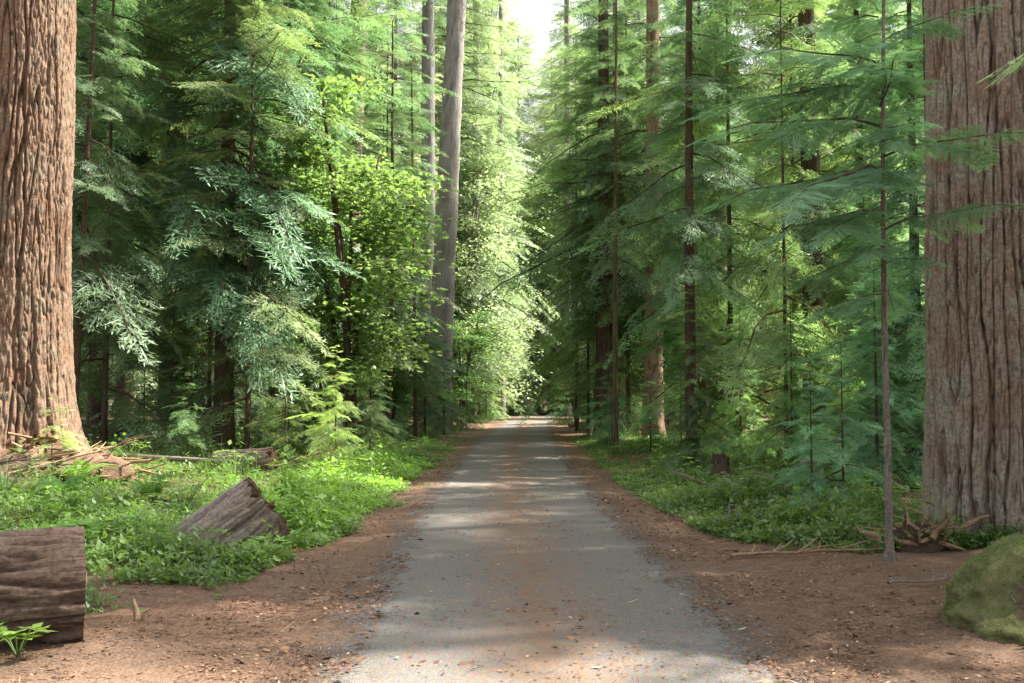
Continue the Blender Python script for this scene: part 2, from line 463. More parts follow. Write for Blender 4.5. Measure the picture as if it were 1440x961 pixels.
# ------------------------------------------------------------------ world, sun, camera
SUN_AZ, SUN_EL = 70.0, 52.0        # azimuth clockwise from the road's direction
w = bpy.data.worlds.new("World"); scene.world = w; w.use_nodes = True
nt = w.node_tree
bg = nt.nodes['Background']
sky = nt.nodes.new('ShaderNodeTexSky'); sky.sky_type = 'NISHITA'; sky.sun_disc = False
sky.sun_elevation = R(SUN_EL); sky.sun_rotation = R(SUN_AZ)
sky.dust_density = 4.0; sky.ozone_density = .6; sky.air_density = 1.0
hs = nt.nodes.new('ShaderNodeHueSaturation'); hs.inputs['Saturation'].default_value = .22
nt.links.new(sky.outputs[0], hs.inputs['Color'])
nt.links.new(hs.outputs[0], bg.inputs[0]); bg.inputs[1].default_value = .41
sd = bpy.data.lights.new('sun', 'SUN'); sd.energy = 20.0; sd.angle = R(.5); sd.color = (1, .92, .80)
so = bpy.data.objects.new('sun', sd); COL.objects.link(so)
sv = Vector((math.sin(R(SUN_AZ)) * math.cos(R(SUN_EL)), math.cos(R(SUN_AZ)) * math.cos(R(SUN_EL)), math.sin(R(SUN_EL))))
so.rotation_euler = sv.to_track_quat('Z', 'Y').to_euler(); so.location = sv * 60

cd = bpy.data.cameras.new('camera'); cd.lens = 35.3; cd.sensor_width = 36; cd.clip_end = 2000
cam = bpy.data.objects.new('camera', cd); COL.objects.link(cam)
cam.location = (0, 0, 1.75); cam.rotation_euler = (R(93.1), 0, R(.61))
scene.camera = cam
scene.view_settings.view_transform = 'Standard'; scene.view_settings.look = 'None'
scene.view_settings.exposure = 0; scene.view_settings.gamma = 1
cy = scene.cycles
cy.max_bounces = 7; cy.diffuse_bounces = 5; cy.transmission_bounces = 5; cy.glossy_bounces = 2
cy.use_denoising = True; cy.sample_clamp_indirect = 6
cy.caustics_reflective = False; cy.caustics_refractive = False

# ------------------------------------------------------------------ ground and road
def spaced(lo, hi, c, fine, n):
    u = np.linspace(-1, 1, n)
    k = 4.2
    s = np.sinh(k * u) / math.sinh(k)
    out = np.where(s < 0, c + (c - lo) * s, c + (hi - c) * s)
    return out

gx = spaced(-400, 400, 0, .05, 420)
gy = np.concatenate([np.linspace(-300, -12, 24), np.linspace(-10, 40, 500), 40 + 660 * (np.linspace(0, 1, 160)[1:]) ** 2.6])
GX, GY = np.meshgrid(gx, gy, indexing='ij')
GZ = terr(GX, GY)
dd = GX - road_x(GY)
green = np.clip(sst(2.6, 3.8, -dd) * sst(9, 13, GY) + sst(3.2, 5.2, dd) * sst(10, 15, GY), 0, 1)
b = MB()
ny = len(gy)
i = np.arange(len(gx) - 1)[:, None] * ny; j = np.arange(ny - 1)[None]
b.add(np.stack([GX, GY, GZ], -1).reshape(-1, 3), np.stack([i + j, i + ny + j, i + ny + j + 1, i + j + 1], -1).reshape(-1, 4), 0, green.ravel(), True)
tag(b.obj('ground', M['ground']), kind='structure')

ry = np.concatenate([np.linspace(-30, 0, 30), np.linspace(.5, 60, 160), np.linspace(61, 170, 110)])
rs = np.linspace(-1.9, 1.9, 25)
RY, RS = np.meshgrid(ry, rs, indexing='ij')
RX = RS + road_x(RY)
RZ = .012 * (1 - (RS / 1.9) ** 2) + .006 + .006 * pn(RX * 1.2, RY * .6)* (1 - (RS / 1.9) ** 2)
RZ = np.where(np.abs(RS) > 1.85, -.012, RZ)
b = MB(); nr = len(rs)
i = np.arange(len(ry) - 1)[:, None] * nr; j = np.arange(nr - 1)[None]
b.add(np.stack([RX, RY, RZ], -1).reshape(-1, 3), np.stack([i + j, i + j + 1, i + nr + j + 1, i + nr + j], -1).reshape(-1, 4), 0, (RS / 2.4).ravel(), True)
tag(b.obj('road', M['road']), kind='structure')

def bits():
    b = MB(); rng = np.random.default_rng(5)
    n = 110000
    y = 4.5 + 26 * rng.random(n) ** 1.9
    s = rng.normal(0, 1, n)
    side = rng.choice([-1, 1], n)
    x = road_x(y) + side * (1.25 + np.abs(s) * 1.6)
    c = rng.random(n) < .07
    x = np.where(c, road_x(y) + rng.normal(0, .7, n), x)
    kp = pn(x * .9, y * .9, 21) + .6 * pn(x * 2.5, y * 2.5, 22) + rng.normal(0, .25, n) > -.05
    x, y = x[kp], y[kp]; n = len(x)
    ln = rng.uniform(.012, .05, n) * np.where(rng.random(n) < .05, 2.0, 1.0); wd = ln * rng.uniform(.12, .6, n)
    tw = rng.random(n) < .10
    ln = np.where(tw, ln * rng.uniform(2, 5, n), ln); wd = np.where(tw, .006, wd)
    a = rng.uniform(0, 2 * np.pi, n)
    d = np.stack([np.cos(a), np.sin(a), rng.normal(0, .2, n)], 1); d /= np.linalg.norm(d, axis=1)[:, None]
    sd_ = np.stack([-np.sin(a), np.cos(a), rng.normal(0, .35, n)], 1)
    z = np.maximum(terr(x, y), np.where(np.abs(x - road_x(y)) < 1.85, .02, -9)) + .008
    b.quads(diamond(np.stack([x, y, z], 1), d, sd_, ln, wd), np.clip(rng.normal(.42, .2, n) + .5 * (rng.random(n) < .04), 0, 1))
    tag(b.obj('fallen_leaves', M['bits']), 'scattered dry leaves, needles and twig bits along both road shoulders', 'leaf litter', kind='stuff')
bits()

# ------------------------------------------------------------------ the giant trunks
def giant(name, x, y, r0, H, mat, label, seed, flare, lean, crown_z, dense, nth, nz, lobes, rm=5.5):
    z = T(x, y)
    t = thing(name, (x, y, z), label, 'tree')
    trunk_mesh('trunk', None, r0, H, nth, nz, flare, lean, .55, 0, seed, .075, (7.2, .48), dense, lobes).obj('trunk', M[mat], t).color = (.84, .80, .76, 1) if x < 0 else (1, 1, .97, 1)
    rng = np.random.default_rng(seed)
    me = crown_mesh('crown', rng, H, crown_z, rm, 110, M['hemlock'], M['bark_dark'], BR_COARSE, lean)
    c = bpy.data.objects.new('crown', me); COL.objects.link(c); c.parent = t
    return t
left_giant = giant('giant_fir', -9.25, 18.0, .92, 44, 'bark_red', 'huge red-brown furrowed trunk with flared roots at the far left of the road', 2, .75, (.5, 0), 15, 10.5, 520, 620, 5, 4.5)
right_giant = giant('giant_fir', 5.86, 12.5, .80, 40, 'bark_grey', 'huge brown furrowed trunk at the right edge beside the mossy stump', 9, .12, (0, 0), 21, 8.0, 520, 560, 4, 4.0)

# ------------------------------------------------------------------ tree prototypes (first user moves it, later ones copy it)
class Proto:
    def __init__(s, make): s.make, s.src = make, None
    def put(s, x, y, label, group=None, rz=0, sc=1.0, col=None, tilt=(0, 0), dz=0, name=None, cat=None):
        loc = (x, y, T(x, y) + dz)
        if s.src is None:
            o = s.make(); s.src = o
            o.location = loc; o.rotation_euler = (tilt[0], tilt[1], rz); o.scale = (sc, sc, sc)
            o['label'] = label
            if group: o['group'] = group
            if col:
                for c in ([o] if o.type == 'MESH' else o.children):
                    if c.name.startswith(('crown', 'frond', 'leaves', 'sword')) : c.color = (*col, 1)
        else:
            o = copy_thing(s.src, loc, label, group, rz, sc, None, tilt)
            for c in ([o] if o.type == 'MESH' else o.children):
                if c.name.startswith(('crown', 'frond', 'leaves', 'sword')): c.color = (*(col or (1, 1, 1)), 1)
        return o

def conifer(name, seed, H, r0, z0, Rm, nb, leaf, bark, lib=BR, lean=(0, 0), nth=16, nz=36, fur=.02, flare=.5, shape=.8, cat='tree', gaps=0, pitch=(-24, 14), minl=.4, fs=(6, 1.1), extra=(), taper=.9):
    def make():
        t = thing(name, (0, 0, 0), name, cat)
        trunk_mesh('trunk', None, r0, H * .985, nth, nz, flare, lean, taper, 0, seed, fur, fs).obj('trunk', M[bark], t)
        me = crown_mesh('crown', np.random.default_rng(seed), H, z0, Rm, nb, M[leaf], M['bark_dark'], lib, lean, shape=shape, gaps=gaps, pitch=pitch, minl=minl, extra=extra)
        c = bpy.data.objects.new('crown', me); COL.objects.link(c); c.parent = t
        return t
    return Proto(make)

HEM = [conifer('hemlock_tree', 21, 24, .26, 4.6, 3.1, 230, 'hemlock', 'bark_dark', shape=.5),
       conifer('hemlock_tree', 22, 27, .30, 5.2, 3.4, 250, 'hemlock', 'bark_dark', shape=.45),
       conifer('hemlock_tree', 23, 20, .20, 1.8, 2.7, 200, 'hemlock', 'bark_dark', shape=.5)]
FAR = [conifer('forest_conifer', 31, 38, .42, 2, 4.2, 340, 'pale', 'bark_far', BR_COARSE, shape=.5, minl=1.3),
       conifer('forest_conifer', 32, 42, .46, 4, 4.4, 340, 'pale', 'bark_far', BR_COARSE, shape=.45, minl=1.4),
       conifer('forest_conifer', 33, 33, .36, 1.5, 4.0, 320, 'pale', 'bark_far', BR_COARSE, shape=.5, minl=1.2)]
DARK = [conifer('forest_conifer', 34, 36, .40, 3, 4.2, 210, 'hemlock', 'bark_dark', BR_COARSE, shape=.65),
        conifer('forest_conifer', 35, 40, .45, 4, 4.4, 210, 'hemlock', 'bark_dark', BR_COARSE, shape=.6)]
SAP = [conifer('hemlock_sapling', 41, 3.6, .035, .25, 1.15, 46, 'hemlock', 'bark_dark', BR, nth=8, nz=10, fur=.003, minl=.18, cat='sapling'),
       conifer('hemlock_sapling', 42, 5.2, .05, .5, 1.5, 56, 'hemlock', 'bark_dark', BR, nth=8, nz=10, fur=.004, minl=.2, cat='sapling'),
       conifer('hemlock_sapling', 43, 2.4, .025, .1, .9, 36, 'hemlock', 'bark_dark', BR, nth=8, nz=10, fur=.002, minl=.15, cat='sapling')]

def bare(name, x, y, r0, H, crown_z, label, bark='bark_far', lean=(0, 0), seed=1, leaf='hemlock', rm=3.4, nb=70, col=None, bcol=None, nth=28, nz=90, flare=.5, limbs=()):
    t = thing(name, (x, y, T(x, y)), label, 'tree')
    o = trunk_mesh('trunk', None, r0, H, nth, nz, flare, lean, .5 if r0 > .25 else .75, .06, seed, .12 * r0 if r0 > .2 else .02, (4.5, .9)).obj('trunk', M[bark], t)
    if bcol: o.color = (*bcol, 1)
    me = crown_mesh('crown', np.random.default_rng(seed), H, crown_z, rm, nb, M[leaf], M['bark_dark'], BR_COARSE if r0 > .2 else BR, lean)
    c = bpy.data.objects.new('crown', me); COL.objects.link(c); c.parent = t
    if col: c.color = (*col, 1)
    for pts, r in limbs:
        lb = MB(); lb.tube(pts, np.linspace(r, r * .3, len(pts)), 6); lb.obj('dead_limb', M['bark_dark'], t)
    return t

# named trees left of the road
lim = [([(0, -.3, 4.6), (-1.2, -.8, 4.75), (-2.4, -1.1, 4.9), (-3.6, -1.5, 5.0)], .07), ([(0.2, -.2, 4.5), (1.2, -.6, 4.2), (2.3, -.9, 3.9), (3.3, -1.0, 3.3)], .06),
       ([(0, -.3, 4.1), (-1.3, -.7, 4.15), (-2.6, -1.2, 4.2), (-3.4, -1.4, 4.35)], .045)]
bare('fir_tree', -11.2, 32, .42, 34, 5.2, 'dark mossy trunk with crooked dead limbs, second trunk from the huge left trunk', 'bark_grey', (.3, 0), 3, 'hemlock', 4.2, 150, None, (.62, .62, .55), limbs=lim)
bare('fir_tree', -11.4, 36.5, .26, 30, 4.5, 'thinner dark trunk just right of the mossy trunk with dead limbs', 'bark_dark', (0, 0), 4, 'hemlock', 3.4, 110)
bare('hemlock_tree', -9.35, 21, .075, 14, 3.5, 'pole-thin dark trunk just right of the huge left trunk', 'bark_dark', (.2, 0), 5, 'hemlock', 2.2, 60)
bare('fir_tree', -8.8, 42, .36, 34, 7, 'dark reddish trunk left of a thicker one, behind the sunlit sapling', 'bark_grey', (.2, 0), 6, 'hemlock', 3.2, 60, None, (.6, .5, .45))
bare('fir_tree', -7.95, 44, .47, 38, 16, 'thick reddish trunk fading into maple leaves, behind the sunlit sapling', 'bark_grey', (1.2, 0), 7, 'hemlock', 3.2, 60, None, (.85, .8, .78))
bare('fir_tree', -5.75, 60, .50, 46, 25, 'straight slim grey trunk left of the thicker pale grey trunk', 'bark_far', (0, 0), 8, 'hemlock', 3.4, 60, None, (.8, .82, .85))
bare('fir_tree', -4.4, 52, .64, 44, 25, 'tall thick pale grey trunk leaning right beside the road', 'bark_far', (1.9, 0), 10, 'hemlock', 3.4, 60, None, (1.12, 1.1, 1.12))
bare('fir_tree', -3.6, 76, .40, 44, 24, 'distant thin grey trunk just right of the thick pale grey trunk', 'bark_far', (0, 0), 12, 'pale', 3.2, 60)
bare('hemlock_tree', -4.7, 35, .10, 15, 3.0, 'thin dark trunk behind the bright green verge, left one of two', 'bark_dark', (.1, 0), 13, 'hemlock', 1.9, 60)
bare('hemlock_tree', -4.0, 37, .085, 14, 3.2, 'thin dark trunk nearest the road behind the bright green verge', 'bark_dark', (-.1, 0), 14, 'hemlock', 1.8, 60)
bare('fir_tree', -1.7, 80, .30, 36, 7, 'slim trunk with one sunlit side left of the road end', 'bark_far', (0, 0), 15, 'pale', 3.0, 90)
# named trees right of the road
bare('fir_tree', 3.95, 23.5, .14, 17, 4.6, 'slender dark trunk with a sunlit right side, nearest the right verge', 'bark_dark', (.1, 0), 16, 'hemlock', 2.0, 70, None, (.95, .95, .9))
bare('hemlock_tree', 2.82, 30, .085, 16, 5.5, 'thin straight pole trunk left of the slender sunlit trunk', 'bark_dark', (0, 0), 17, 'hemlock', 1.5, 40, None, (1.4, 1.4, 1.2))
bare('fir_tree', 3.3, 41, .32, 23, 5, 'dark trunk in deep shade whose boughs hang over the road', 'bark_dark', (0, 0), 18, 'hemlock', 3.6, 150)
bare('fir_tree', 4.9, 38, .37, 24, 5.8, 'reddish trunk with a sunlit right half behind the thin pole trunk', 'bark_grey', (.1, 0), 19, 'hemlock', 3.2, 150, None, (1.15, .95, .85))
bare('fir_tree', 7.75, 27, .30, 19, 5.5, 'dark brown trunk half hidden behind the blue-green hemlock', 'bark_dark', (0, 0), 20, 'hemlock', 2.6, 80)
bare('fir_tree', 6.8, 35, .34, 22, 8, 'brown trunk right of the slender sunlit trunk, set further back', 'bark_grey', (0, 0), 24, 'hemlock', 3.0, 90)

# near blue-green hemlock pole in front of the right giant
def near_hemlock():
    t = thing('hemlock_tree', (3.92, 10.9, T(3.92, 10.9)), 'slim young hemlock with flat blue-green boughs in front of the huge right trunk', 'tree')
    trunk_mesh('trunk', None, .042, 8, 14, 60, 1.0, (.15, 0), .8, .06, 3, .010, (9, 2)).obj('trunk', M['bark_far'], t).color = (.8, .74, .68, 1)
    ex = [(3.55, 1.3, -40, 14), (3.4, 1.0, -120, -6), (4.2, 1.7, 178, -2), (3.75, 1.4, 200, -8), (4.7, 1.75, 190, 0), (5.1, 1.7, 165, 4), (3.3, 1.1, 150, -12), (4.6, 1.0, -85, 0),
          (5.4, 1.6, 205, 4), (4.0, .9, -98, 4), (5.0, 1.1, -105, 4), (4.35, 1.45, -28, 12), (3.2, .8, -75, 2), (5.6, 1.1, -60, 10), (2.85, .8, 185, -12), (2.9, .7, 60, -8)]
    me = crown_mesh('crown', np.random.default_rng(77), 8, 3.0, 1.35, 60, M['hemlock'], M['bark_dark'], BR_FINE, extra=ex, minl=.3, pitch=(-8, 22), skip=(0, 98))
    c = bpy.data.objects.new('crown', me); COL.objects.link(c); c.parent = t; c.color = (1.3, 1.5, 1.5, 1)  # lighter tint makes up for shade falling on these boughs
near_hemlock()
def edge_hemlock():
    t = thing('hemlock_tree', (6.05, 8.6, T(6.05, 8.6)), 'hemlock off the right edge reaching one pale bough across the huge trunk', 'tree')
    trunk_mesh('trunk', None, .09, 6.3, 14, 40, .3, (0, 0), .85, .02, 5, .012, (9, 2)).obj('trunk', M['bark_grey'], t)
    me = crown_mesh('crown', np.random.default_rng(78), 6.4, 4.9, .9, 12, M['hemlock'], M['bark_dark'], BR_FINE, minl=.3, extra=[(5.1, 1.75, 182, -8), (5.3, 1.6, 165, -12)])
    c = bpy.data.objects.new('crown', me); COL.objects.link(c); c.parent = t; c.color = (2.0, 2.0, 1.9, 1)  # sunlit paleness of the bough put into the leaf tint
edge_hemlock()

# leafy hemlocks that wall the road
for k, (x, y, v, sc, col, lab) in enumerate([
    (-7.3, 24.5, 0, .95, (.9, 1, 1), 'dense drooping hemlock between the huge left trunk and the maple'),
    (-12.4, 26, 1, 1.0, (.85, 1, 1), 'dense dark hemlock close behind the huge left trunk'),
    (-13.2, 31, 0, 1.0, (.9, 1, .95), 'dark hemlock half hidden behind the huge left trunk'),
    (-8.0, 33, 1, .8, (.85, 1, .95), 'dark hemlock behind the bright maple leaves'),
    (-6.6, 47, 2, .75, (.9, 1, 1), 'dark hemlock at the foot of the tall thick pale grey trunk'),
    (-9.0, 37, 1, 1.05, (1, 1, .9), 'hemlock behind the mossy trunk with dead limbs'),
    (-13.5, 40, 0, 1.2, (1.05, 1.05, .9), 'hemlock far back behind the huge left trunk'),
    (-8.2, 57, 2, .9, (1.2, 1.2, .9), 'lighter hemlock between the two tall grey trunks'),
    (4.2, 45, 1, .9, (1.0, 1, .9), 'tall dark hemlock hanging furthest over the right of the road'),
    (5.9, 33, 0, .72, (.95, 1, .9), 'dark hemlock behind the slender sunlit trunk'),
    (8.6, 22, 2, .72, (1.0, 1.15, 1.2), 'blue-green hemlock between the brown trunk and the huge right trunk'),
    (9.8, 29, 0, .75, (1, 1.05, 1.0), 'hemlock in the middle of the right-hand wood behind the near hemlock'),
    (7.2, 42, 1, .85, (1, 1, .9), 'hemlock behind the reddish trunk with a sunlit right half'),
    (12.5, 25, 1, .6, (1, 1.1, 1.1), 'hemlock half hidden by the huge right trunk'),
    (5.2, 53, 1, .85, (1.1, 1.1, .85), 'far tall hemlock on the right before the clearing'),
    (12.4, 37, 0, .85, (1.1, 1.1, .9), 'hemlock deep in the right-hand wood'),
]):
    g_ = 1.5 if x > 0 else 1.08  # right-hand leaves tinted lighter to lift the shade there
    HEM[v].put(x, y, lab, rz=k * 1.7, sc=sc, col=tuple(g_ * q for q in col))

SLIM = [conifer('slim_hemlock', 81, 17, .085, 1.5, 2.3, 70, 'hemlock', 'bark_dark', shape=.25, nth=10, fur=.005), conifer('slim_hemlock', 82, 15, .06, 2.2, 2.0, 56, 'hemlock', 'bark_dark', shape=.2, nth=10, fur=.004)]
for k, (x, y, sc, c, lab) in enumerate([
    (-9.6, 23, .9, (1.05, 1.0, .85), 'slim hemlock right beside the huge left trunk with lacy drooping boughs'),
    (-8.6, 27.5, 1.1, (1.1, 1.0, .8), 'slim lacy hemlock in front of the mossy trunk'),
    (-6.3, 23, .85, (1.1, 1.05, .85), 'slim lacy hemlock left of the bright maple'),
    (-10.2, 30, 1.1, (1.2, 1.05, .75), 'slim yellowish hemlock left of the mossy trunk'),
    (-5.6, 41, 1.1, (.9, 1, .9), 'slim dark hemlock below the tall grey trunks'),
    (-7.0, 37, 1.2, (1.15, 1.05, .8), 'slim lacy hemlock in front of the reddish trunks'),
    (6.0, 29, 1.1, (1.15, 1.05, .8), 'slim lacy hemlock right behind the slender sunlit trunk'),
    (6.4, 24.5, .95, (1.2, 1.08, .85), 'slim yellowish hemlock right of the slender sunlit trunk'),
    (4.4, 42, 1.15, (1.1, 1.0, .75), 'slim lacy hemlock behind the reddish trunk with a sunlit right half'),
    (7.9, 19.5, .8, (1.1, 1.15, 1.05), 'slim blue-green hemlock left of the huge right trunk'),
    (8.4, 31, 1.2, (1.2, 1.05, .8), 'slim yellowish hemlock far behind the near blue-green one'),
    (2.9, 44.5, 1.1, (.95, 1, .8), 'slim hemlock leaning boughs over the right of the road'),
    (2.7, 50, 1.2, (1.1, 1.05, .8), 'slim hemlock at the right road edge before the clearing')]):
    SLIM[k % 2].put(x, y, lab, rz=k * 2.2, sc=sc, col=tuple((1.5 if x > 0 else 1.1) * q for q in c))  # same lift of right-hand shade, painted into the leaf tint

# far pale trees and shade trees: indistinguishable masses share a group
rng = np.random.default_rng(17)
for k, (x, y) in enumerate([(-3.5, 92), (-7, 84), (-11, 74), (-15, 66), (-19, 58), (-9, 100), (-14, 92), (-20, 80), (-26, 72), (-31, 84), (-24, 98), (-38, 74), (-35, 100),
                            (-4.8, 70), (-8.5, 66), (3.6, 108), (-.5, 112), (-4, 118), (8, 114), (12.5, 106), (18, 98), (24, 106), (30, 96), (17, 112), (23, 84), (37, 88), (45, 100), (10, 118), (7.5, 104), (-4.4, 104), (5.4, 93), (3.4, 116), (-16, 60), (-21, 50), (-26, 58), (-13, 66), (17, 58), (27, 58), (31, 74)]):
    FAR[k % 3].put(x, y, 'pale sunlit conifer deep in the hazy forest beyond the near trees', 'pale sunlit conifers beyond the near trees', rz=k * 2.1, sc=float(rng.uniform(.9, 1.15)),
                   col=tuple(rng.uniform(.8, 1.1) * np.array([1, 1, .95])))  # haze and sun on these trees come from pale leaf colour
for k, (x, y) in enumerate([(-17.5, 44), (-22, 38), (15.5, 46), (20, 40)]):
    DARK[k % 2].put(x, y, 'shaded conifer in the dim wood between the near trees and pale ones', 'shaded conifers in the dim wood', rz=k * 1.3, sc=float(rng.uniform(.85, 1.1)))
bare('fir_tree', 3.9, 88, .34, 48, 21, 'tall far trunk right of the road end carrying a pale crown into the sky gap', 'bark_far', (0, 0), 44, 'pale', 4.0, 190)
for (x, y, v, sc_, rz_) in [(13.98, 14.87, 0, 0.99, 4.21), (18.15, 20.21, 0, 0.97, 4.81), (16.55, 22.31, 1, 0.96, 0.37), (21.04, 15.48, 1, 0.8, 1.5), (10.51, 6.14, 1, 0.73, 3.64), (18.96, 18.54, 0, 0.99, 2.32), (13.13, 8.05, 1, 0.8, 5.18), (19.63, 14.42, 1, 0.72, 0.66)]:  # unseen trees, placed to throw shade streaks over the near road
    DARK[v].put(x, y, 'tall conifer standing out of view to the right of the road', 'tall conifers right of the road out of view', rz=rz_, sc=sc_)

# ------------------------------------------------------------------ broadleaf maples
def maple(seed, H, spread, nl, leaf='maple'):
    def make():
        rg = np.random.default_rng(seed)
        t = thing('maple_tree', (0, 0, 0), 'maple', 'tree')
        wood = MB(); lv = MB()
        P, tint = [], []
        for s in range(5):
            a = rg.uniform(0, 6.28); h = H * rg.uniform(.7, 1.0)
            u = np.linspace(0, 1, 9)
            rad = spread * rg.uniform(.25, .55)
            pts = np.stack([np.cos(a) * rad * u ** 1.6, np.sin(a) * rad * u ** 1.6, -.2 + h * u - .12 * h * u ** 3], 1) + np.cumsum(rg.normal(0, .03, (9, 3)), 0)
            wood.tube(pts, np.linspace(.045, .012, 9) * H / 5, 6)
            for k in range(13):
                q = rg.uniform(.3, 1); base = np.array([np.interp(q, u, pts[:, i]) for i in range(3)])
                a2 = rg.uniform(0, 6.28); ln = spread * rg.uniform(.3, .65) * (1.15 - .5 * q)
                v = np.linspace(0, 1, 5)
                bp = base + np.stack([np.cos(a2) * ln * v, np.sin(a2) * ln * v, ln * (.22 * v - .3 * v * v)], 1)
                wood.tube(bp, np.linspace(.014, .004, 5), 4)
                n = nl // 65
                vv = rg.uniform(.15, 1.05, n)
                pp = np.stack([np.interp(vv, v, bp[:, i]) for i in range(3)], 1)
                pp += rg.normal(0, 1, (n, 3)) * np.array([.24, .24, .075]) * spread * .35
                P.append(pp); tint.append(np.full(n, rg.uniform(.15, .85)))
        P = np.concatenate(P); tint = np.clip(np.concatenate(tint) + rg.normal(0, .15, len(P)), 0, 1)
        n = len(P)
        a = rg.uniform(0, 6.28, n); tl = rg.normal(-.3, .45, n)
        sz = rg.uniform(.075, .165, n); roll = rg.normal(0, .55, n)
        for off, k in ((0, 1.0), (.95, .75), (-.95, .75)):
            d = np.stack([np.cos(a + off), np.sin(a + off), tl], 1); d /= np.linalg.norm(d, axis=1)[:, None]
            sdv = np.stack([-np.sin(a + off), np.cos(a + off), roll], 1)
            lv.quads(diamond(P, d, sdv, sz * k, sz * .62 * k), tint)
        wood.obj('trunk', M['bark_dark'], t); lv.obj('crown', M[leaf], t)
        return t
    return Proto(make)
MAP = [maple(51, 6.0, 2.6, 4200), maple(52, 9.5, 3.6, 10500)]
PM = maple(53, 7.5, 3.2, 5200, 'pale')  # blazing look is sunlight put into the leaf colour
MAP[1].put(-4.5, 26, 'bright green maple glowing left of the two tall grey trunks', rz=.6, sc=1.2, col=(1.2, 1.22, 1.2))  # glow is a raised leaf tint; the tree itself stands in shade
MAP[0].put(-5.0, 38, 'low maple with soft green leaves beneath the tall grey trunks', rz=2, sc=.9, col=(.8, .9, .8))
MAP[1].put(-3.4, 57, 'rounded green maple at the road edge left of the road end', rz=3.3, sc=.85, col=(.7, .8, .75))
MAP[0].put(3.0, 57, 'dark arching maple leaning over the right of the road end', rz=1.2, sc=.85, col=(.6, .65, .6))
MAP[0].put(-9.5, 29, 'shaded green maple left of the dark reddish trunks', rz=4.2, sc=.9, col=(.7, .85, .7))  # darker tint stands in for the shade
MAP[0].put(6.6, 31, 'sun-flecked maple low behind the slender sunlit trunk', rz=5.2, sc=.7, col=(1.2, 1.1, .9))  # lighter, warmer tint stands in for sun flecks
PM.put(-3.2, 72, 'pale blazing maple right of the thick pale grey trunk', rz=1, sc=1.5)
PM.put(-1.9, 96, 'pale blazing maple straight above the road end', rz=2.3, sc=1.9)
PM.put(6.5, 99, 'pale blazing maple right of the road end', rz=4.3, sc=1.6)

def broad(seed, H, sx, nl, leaf):
    def make():
        rg = np.random.default_rng(seed)
        t = thing('broadleaf_tree', (0, 0, 0), 'broadleaf', 'tree')
        b = trunk_mesh('trunk', None, .22, H * .8, 14, 30, .5, (.4, .2), .8, .1, seed, .02)
        lv = MB(); nc = 70
        for k in range(nc):
            f = rg.uniform(.12, 1); a = rg.uniform(0, 6.28); rr_ = sx * math.sin(min(1, f * .9 + .12) * math.pi * .92) ** .6 * rg.uniform(.3, 1)
            c = np.array([math.cos(a) * rr_, math.sin(a) * rr_, H * f])
            b.tube([(0, 0, H * f * .75), c * .5 + np.array([0, 0, H * f * .42]), c], [.05, .03, .01], 5)
            n = nl // nc; cs = rg.uniform(.7, 1.5)
            P = c + rg.normal(0, 1, (n, 3)) * np.array([cs, cs, cs * .45]) * .62
            aa = rg.uniform(0, 6.28, n); tl = rg.normal(-.3, .35, n)
            d = np.stack([np.cos(aa), np.sin(aa), tl], 1); d /= np.linalg.norm(d, axis=1)[:, None]
            sdv = np.stack([-np.sin(aa), np.cos(aa), rg.normal(0, .4, n)], 1)
            sz = rg.uniform(.14, .3, n)
            lv.quads(diamond(P, d, sdv, sz, sz * .6), np.clip(rg.uniform(.1, .9) + rg.normal(0, .15, n), 0, 1))
        b.obj('trunk', M['bark_far'], t); lv.obj('crown', M[leaf], t)
        return t
    return Proto(make)
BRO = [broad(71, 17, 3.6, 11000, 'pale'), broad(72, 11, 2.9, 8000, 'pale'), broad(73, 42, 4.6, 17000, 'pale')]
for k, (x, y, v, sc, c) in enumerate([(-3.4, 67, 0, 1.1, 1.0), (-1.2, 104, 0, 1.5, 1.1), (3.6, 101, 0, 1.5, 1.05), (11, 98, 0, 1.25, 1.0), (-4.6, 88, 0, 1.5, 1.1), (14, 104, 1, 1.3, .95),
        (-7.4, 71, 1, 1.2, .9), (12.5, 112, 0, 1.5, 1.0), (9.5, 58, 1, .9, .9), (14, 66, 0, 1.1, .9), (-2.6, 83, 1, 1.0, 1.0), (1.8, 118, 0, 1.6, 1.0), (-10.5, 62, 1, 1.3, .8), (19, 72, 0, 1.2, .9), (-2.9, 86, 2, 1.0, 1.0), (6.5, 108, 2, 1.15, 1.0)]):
    BRO[v].put(x, y, 'pale yellow-green broadleaf tree shining in the sunlit clearing behind', 'sunlit broadleaf trees around the clearing', rz=k * 1.9, sc=sc, col=(c, c, c * .95))  # clearing's sunshine put into these pale leaves
